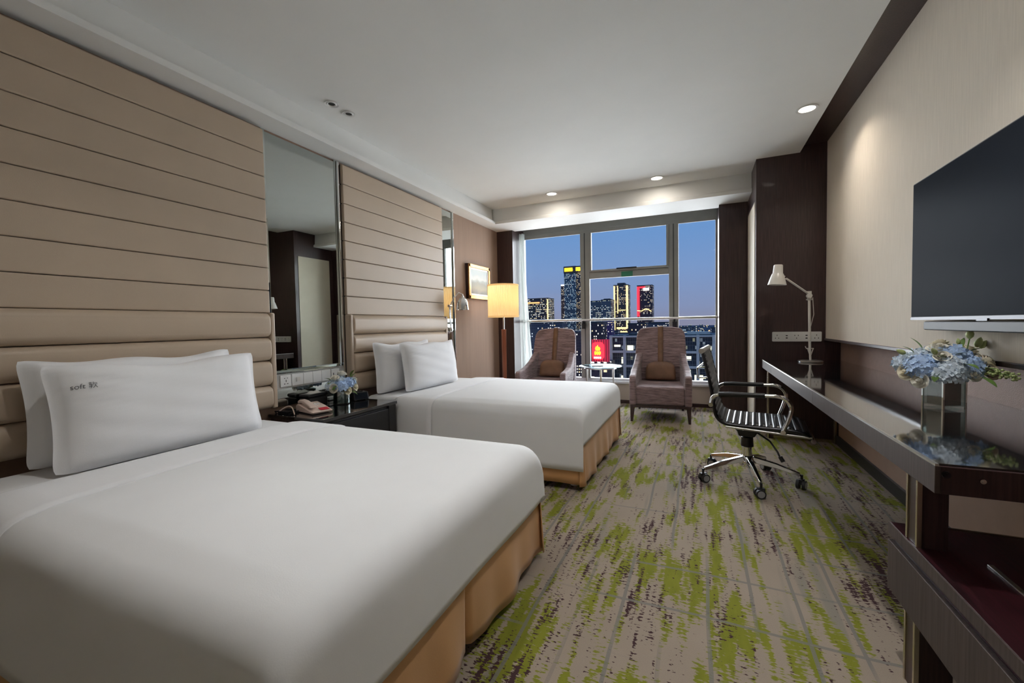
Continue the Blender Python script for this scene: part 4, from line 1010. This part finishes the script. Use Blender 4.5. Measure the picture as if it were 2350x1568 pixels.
# television and soundbar
t = thing('television', 'large flat black television on the beige wall', 'television', (1.03, 2.225, 1.43))
obj('tv_back', B(1.012, 1.064, 1.75, 2.70, 1.16, 1.70), M_['black'], t, world=True, bevel=.006)
obj('tv_body', B(1.001, 1.016, 1.605, 2.838, 1.088, 1.778), M_['black'], t, world=True, bevel=.003)
obj('screen', B(.9995, 1.0015, 1.611, 2.832, 1.103, 1.772), M_['screen'], t, world=True)
obj('bottom_bezel', B(.998, 1.0015, 1.607, 2.836, 1.088, 1.101), M_['darkmetal'], t, world=True)
obj('logo_plate', B(.994, .999, 2.19, 2.26, 1.083, 1.093), M_['darkmetal'], t, world=True)
t = thing('soundbar', 'slim black soundbar mounted below the television', 'soundbar', (1.03, 2.13, 1.06))
obj('bar', B(.985, 1.05, 1.60, 2.66, 1.041, 1.081), M_['castor'], t, world=True, bevel=.005)
obj('grille', B(.9835, .9855, 1.605, 2.655, 1.046, 1.077), M_['castor'], t, world=True)
obj('wall_bracket', B(1.05, 1.064, 2.0, 2.3, 1.045, 1.075), M_['black'], t, world=True)

# ================================================================== THE CITY OUTSIDE
GZ = -58
M_['cityground'] = mat('night_city_ground', (.035, .045, .075), .9, noise=.5, nscale=.02)
struct('ground_outside', B(-3500, 3500, 30, 7500, GZ-1, GZ), M_['cityground'], 'dark city ground far below the window', 'ground')
warm, wht_, gold_, cool = (1, .78, .42), (1, .95, .85), (1, .62, .16), (.55, .80, 1)
C1 = city('office_night', (.07, .066, .068), 1.9, 3.0, .46, [wht_, warm, (.7, .7, .55), (.5, .5, .45), wht_], .95, .74, .42)
C2 = city('lattice_tower_night', (.10, .14, .17), 2.0, 2.5, .50, [(.75, .9, 1), cool, (.4, .55, .65), wht_, (.3, .45, .55)], .7, .66, .42, (.07, .14, .19))
C3 = city('gold_tower_night', (.11, .088, .088), 1.7, 2.6, .54, [warm, wht_, (.7, .5, .25), (1, .7, .3), (.4, .3, .2)], .9, .62, .45)
C4 = city('grey_block_night', (.20, .21, .21), 1.8, 2.7, .50, [(.7, .75, .6), wht_, (.6, .75, .8)], .7, .75, .4, (.04, .06, .075))
C5 = city('red_brown_flats_night', (.09, .05, .058), 1.5, 2.1, .66, [wht_, warm, (.6, .5, .4), (1, .85, .7)], 1.3, .50, .46)
C6 = city('violet_flats_night', (.19, .08, .20), 1.6, 2.1, .62, [wht_, warm, (.9, .5, .9)], 1.0, .5, .4)
C7 = city('far_flats_night', (.11, .115, .135), 1.8, 2.2, .62, [wht_, (.8, .85, .9), warm], .9, .5, .4)
EM = {k: emis('glow_'+k, c, s_) for k, (c, s_) in dict(yellow=((1, .62, .02), 2.6), gold=((1, .74, .30), 1.5), red=((1, .03, .05), 1.6), white=((1, .95, .85), 3), orange=((1, .45, .15), 1.5), lit=((1, .96, .70), 1.0)).items()}

def tower(name, x0, x1, y, dep, z1, m, label, parts=(), grp=None):
    cx = (x0+x1)/2
    t = thing(name, label, 'building', (cx, y, GZ), group=grp)
    obj('facade', B(x0, x1, y, y+dep, GZ, z1), m, t, world=True)
    obj('roof_parapet', B(x0-.3, x1+.3, y-.3, y+dep+.3, z1, z1+1.2), M_['framedark'], t, world=True)
    for nm, a, mm in parts: obj(nm, B(*a), mm, t, world=True)
    return t
tower('office_building', -286, -241, 700, 35, 46.5, C1, 'broad office building at the left with an orange roof sign', [('roof_sign', (-279, -256, 699, 699.8, 38.5, 40.8), EM['orange']), ('corner_strip', (-242.2, -240.6, 699, 701, -50, 45), EM['gold'])])
t = tower('skyscraper', -241.3, -218, 800, 36, 112, C2, 'tallest tower with a yellow sign along its crown',
      [('side_wing', (-218, -206.7, 803, 836, GZ, 111), C3), ('crown_band', (-241.6, -206.4, 798.6, 799.6, 100, 112.5), M_['framedark'])])
# blurred sign letters on the crown
for i, (xa, w_) in enumerate(((-239.5, 5), (-234, 3.6), (-230, 3.2), (-226.4, 2.6), (-217, 4), (-212.4, 3.6))):
    obj('crown_letter', MB().box(xa, xa+w_, 797.4, 798.6, 103.2 if i != 5 else 102.6, 109.8).box(xa+w_*.6, xa+w_+.5, 797.5, 798.4, 104.5, 107), EM['yellow'], t, world=True)
tower('skyscraper', -294.5, -281, 950, 20, 91, C5, 'slim dark tower half hidden behind the tallest tower', [('roof_lamp', (-294, -286, 949, 950, 90, 93), EM['white'])])
tower('office_building', -168, -147, 700, 30, 38, C4, 'grey office block right behind the left mullion', [])
tower('office_building', -146, -130.3, 690, 30, 38.9, C4, 'dark glazed office block next to the gold outlined tower', [('roof_box', (-143, -133, 695, 710, 38.9, 41.5), M_['framedark'])])
t = tower('skyscraper', -136.8, -112.4, 750, 26, 66.6, C3, 'tower outlined with golden light strips', [('roof_box', (-130.8, -118.2, 752, 770, 66.6, 71), M_['framedark']), ('light_strip', (-136.9, -134.4, 749.2, 750, GZ, 66), EM['gold']), ('light_strip', (-115.6, -112.3, 749.2, 750, -8, 66), EM['gold']), ('light_strip', (-130.6, -129.2, 749.2, 750, 18, 66), EM['gold']), ('light_band', (-132, -114, 749.2, 750, -9, -6), EM['gold']), ('light_band', (-134, -114, 749.2, 750, -17, -13), EM['gold']), ('light_band', (-130, -117, 749.2, 750, 23, 24.2), EM['gold'])])
t = tower('skyscraper', -97.2, -72.3, 750, 26, 63.8, C5, 'tower with a red glowing edge and a bright roof sign', [('red_edge', (-97.4, -93.2, 749.0, 750, 12, 62.5), EM['red']), ('red_crown', (-96, -84, 749.0, 750, 60.0, 62.6), EM['red']), ('roof_sign', (-87, -77.5, 749, 750, 55.5, 60), EM['white'])])
pts = [(-97, 749.3, 22), (-90, 749.3, 21), (-84, 749.3, 24.5), (-80, 749.3, 24), (-74, 749.3, 20)]
obj('light_garland', MB().tube(pts, .8, 6), EM['gold'], t, world=True)
for k in range(5): obj('light_band', B(-96+1.0*k, -76+1.2*k, 749.3, 750, -6-4.0*k, -4.4-4.0*k), EM['gold'], t, world=True)
tower('apartment_block', -75.6, -66.4, 320, 14, 1.4, C5, 'dark apartment block beside the left mullion', grp=None)
tower('apartment_block', -83, -74.9, 400, 14, 4.2, C6, 'violet lit apartment block left of the gold outlined tower')
tower('apartment_block', -52.7, -38.9, 350, 14, -.2, C5, 'dark apartment block below the gold outlined tower')
tower('apartment_block', -134, -101.7, 330, 16, 2.3, C7, 'wide apartment block behind the left armchair')
tower('apartment_block', -160.5, -143.5, 420, 16, 5.4, C7, 'pale apartment block left of the tallest tower')
tower('apartment_block', -92.5, -77.8, 300, 16, -5.5, C5, 'dark reddish apartment block beside the left mullion, behind the armchair')
tower('apartment_block', -47.4, -22.2, 420, 16, .4, C7, 'long apartment block below the tower with the red edge')
rnd = random.Random(31)
FARL = 'small dark building with few lit windows in the distant city'
taken = [(-290, -200, 690, 980), (-175, -60, 680, 790), (-165, -95, 325, 440), (-95, -60, 295, 420), (-60, -15, 345, 440), (-18, 12, 590, 620)]
placed = 0
while placed < 95:
    y = 430*math.exp(rnd.uniform(0, 1.35)); x = rnd.uniform(-.40, .05)*y; w_ = rnd.uniform(12, 30)*(1+.4*(y > 900))
    if any(x < c and x+w_ > a_ and y < d_ and y+16 > b_ for a_, b_, c, d_ in ((q[0], q[2], q[1], q[3]) for q in taken)): continue
    taken.append((x-1, x+w_+1, y-1, y+17)); placed += 1
    z1 = 1.1-y/970*rnd.uniform(9, 36)
    tower('city_block', x, x+w_, y, 16, z1, rnd.choice((C5, C7, C7, C6, C4)), FARL, grp='small blocks of the distant city')
tower('apartment_block', -14, 7.7, 600, 14, -14, C7, 'row of pale apartment slabs near the horizon at the right', [('slab', (-13+6.5*k, -9+6.5*k, 596, 604, GZ, -2.6-(k % 2)), C4) for k in range(3)])
# scattered lights of streets and far districts
mb = MB()
for i in range(700):
    y = 500*math.exp(rnd.uniform(0, 2.3)); x = rnd.uniform(-.46, .10)*y; s_ = y*.00055*rnd.uniform(.6, 1.5); z = GZ+rnd.uniform(1, 22)
    if any(q[0]-6 < x < q[1]+6 and q[2]-6 < y < q[3]+6 for q in taken): continue
    mb.box(x-s_, x+s_, y-s_, y+s_, z-s_, z+s_)
tag(obj('street_lights', mb, EM['gold']), 'scattered street lights of the distant city', 'street lights', kind='stuff')
for i, (x, z, y) in enumerate(((-4, -28, 1500), (28, -30, 1480), (52, -24, 1500), (90, -32, 1500), (110, -25, 1490), (-60, -24, 1500))):
    tag(obj('flood_light', MB().lathe([(0, -2.6), (2.2, -1.4), (2.6, 0), (2.2, 1.4), (0, 2.6)], 10, (x, y, z)), EM['orange'], smooth=60), 'orange floodlight glowing far off near the horizon', 'street light', 'orange floodlights near the horizon')

# office building across the street: piers, floor bands and panes
t = thing('office_building', 'office building across the street with a grey frame grid', 'building', (-6, 112, GZ))
M_['pier'] = mat('grey_concrete_frame', (.78, .68, .54), .7, noise=.1, nscale=1)
M_['nightglass'] = city('curtain_wall_glass', (.16, .17, .17), .56, .92, .84, [(.3, .36, .45), (.5, .6, .7), (.6, .6, .4)], .28, .9, .9, (.022, .032, .046))
xs = [-20.9, -17.45, -14.0, -10.6, -7.2, -3.75, -.33, 3.1, 6.5, 9.9]; zs = [-2.25, -6.2, -9.85, -13.5, -17.2, -20.9]
obj('core', B(xs[0], xs[-1], 112.5, 126, GZ, -2.0), M_['framedark'], t, world=True)
for i, x in enumerate(xs): obj('pier', B(x-.33, x+.33, 109.8, 111.2, -30, -2.05), M_['pier'], t, world=True)
for i, z in enumerate(zs): obj('floor_band', B(xs[0]-.4, xs[-1]+.4, 109.9, 111.1, z-.28, z+(.28 if i else .1)), M_['pier'], t, world=True)
obj('low_facade', B(xs[0]-.4, xs[-1]+.4, 110.6, 112.5, GZ, -24), M_['nightglass'], t, world=True)
for i in range(len(xs)-1):
    for j in range(len(zs)-1):
        obj('pane', B(xs[i]+.33, xs[i+1]-.33, 110.9, 111.05, zs[j+1]+.28, zs[j]-.28), M_['nightglass'], t, world=True)
        xm = (xs[i]+xs[i+1])/2
        obj('transom_bar', B(xs[i]+.33, xs[i+1]-.33, 110.8, 110.95, zs[j+1]+1.75, zs[j+1]+1.9), M_['framedark'], t, world=True)
def lit(x0, x1, z0, z1): obj('lit_window', B(x0, x1, 110.86, 110.92, z0, z1), EM['lit'], t, world=True)
lit(-16.9, -15.4, -5.85, -4.6); lit(-20.2, -18.6, -5.0, -4.4); lit(-18.4, -17.9, -9.3, -7.7); lit(-2.9, -1.8, -8.2, -7.2); lit(-2.9, -1.9, -11.8, -10.5); lit(-1.1, .8, -13.1, -11.6); lit(2.0, 2.6, -5.8, -4.8); lit(.3, 1.4, -12.6, -12.2); lit(-18.5, -18.0, -13.1, -12.4); lit(-9.6, -8.4, -8.2, -7.4)
obj('roof_house', B(-2.8, 2.4, 113, 118, -2.0, -1.35), M_['pier'], t, world=True)
obj('roof_house', B(-17, -9, 114, 120, -2.0, -1.6), M_['framedark'], t, world=True)
# red billboard with a yellow flame on a lower block
t = thing('billboard', 'glowing red roof billboard with a yellow flame emblem', 'billboard', (-21.8, 100, -30))
EM['dimred'] = emis('glow_dimred', (.45, .02, .05), .9)
obj('billboard_frame', B(-23.7, -19.5, 100.5, 101, -8.0, -2.7), EM['dimred'], t, world=True)
for k in range(8): obj('frame_bar', B(-23.7+.58*k, -23.62+.58*k, 100.2, 100.5, -8.0, -2.7), M_['framedark'], t, world=True)
obj('red_panel', rbox(-23.5, -20.6, 0, 4.2, 0, .12, .9).xf(Matrix.Translation((0, 100.2, -7.5)) @ Matrix.Rotation(R(90), 4, 'X')), EM['red'], t, world=True)
fl_ = [(-.45, 0), (.45, 0), (.6, .45), (.36, .9), (.16, .7), (0, 1.35), (-.24, .85), (-.4, 1.0), (-.6, .5)]
obj('flame_emblem', MB().prism([(p[0]-22.1, p[1]-5.3) for p in fl_], 99.9, 100.0, 'y'), EM['yellow'], t, world=True)
for k in range(3): obj('sign_letter', MB().box(-22.85+.52*k, -22.45+.52*k, 99.9, 100.0, -6.2, -5.55).box(-22.77+.52*k, -22.6+.52*k, 99.9, 100.0, -6.35, -5.45), EM['yellow'], t, world=True)
for k in range(4): obj('sign_letter', B(-23.0+.45*k, -22.7+.45*k, 99.9, 100.0, -7.2, -6.8), EM['white'], t, world=True)
obj('block_below', B(-24, -19.6, 101, 108, GZ, -8.1), C5, t, world=True)
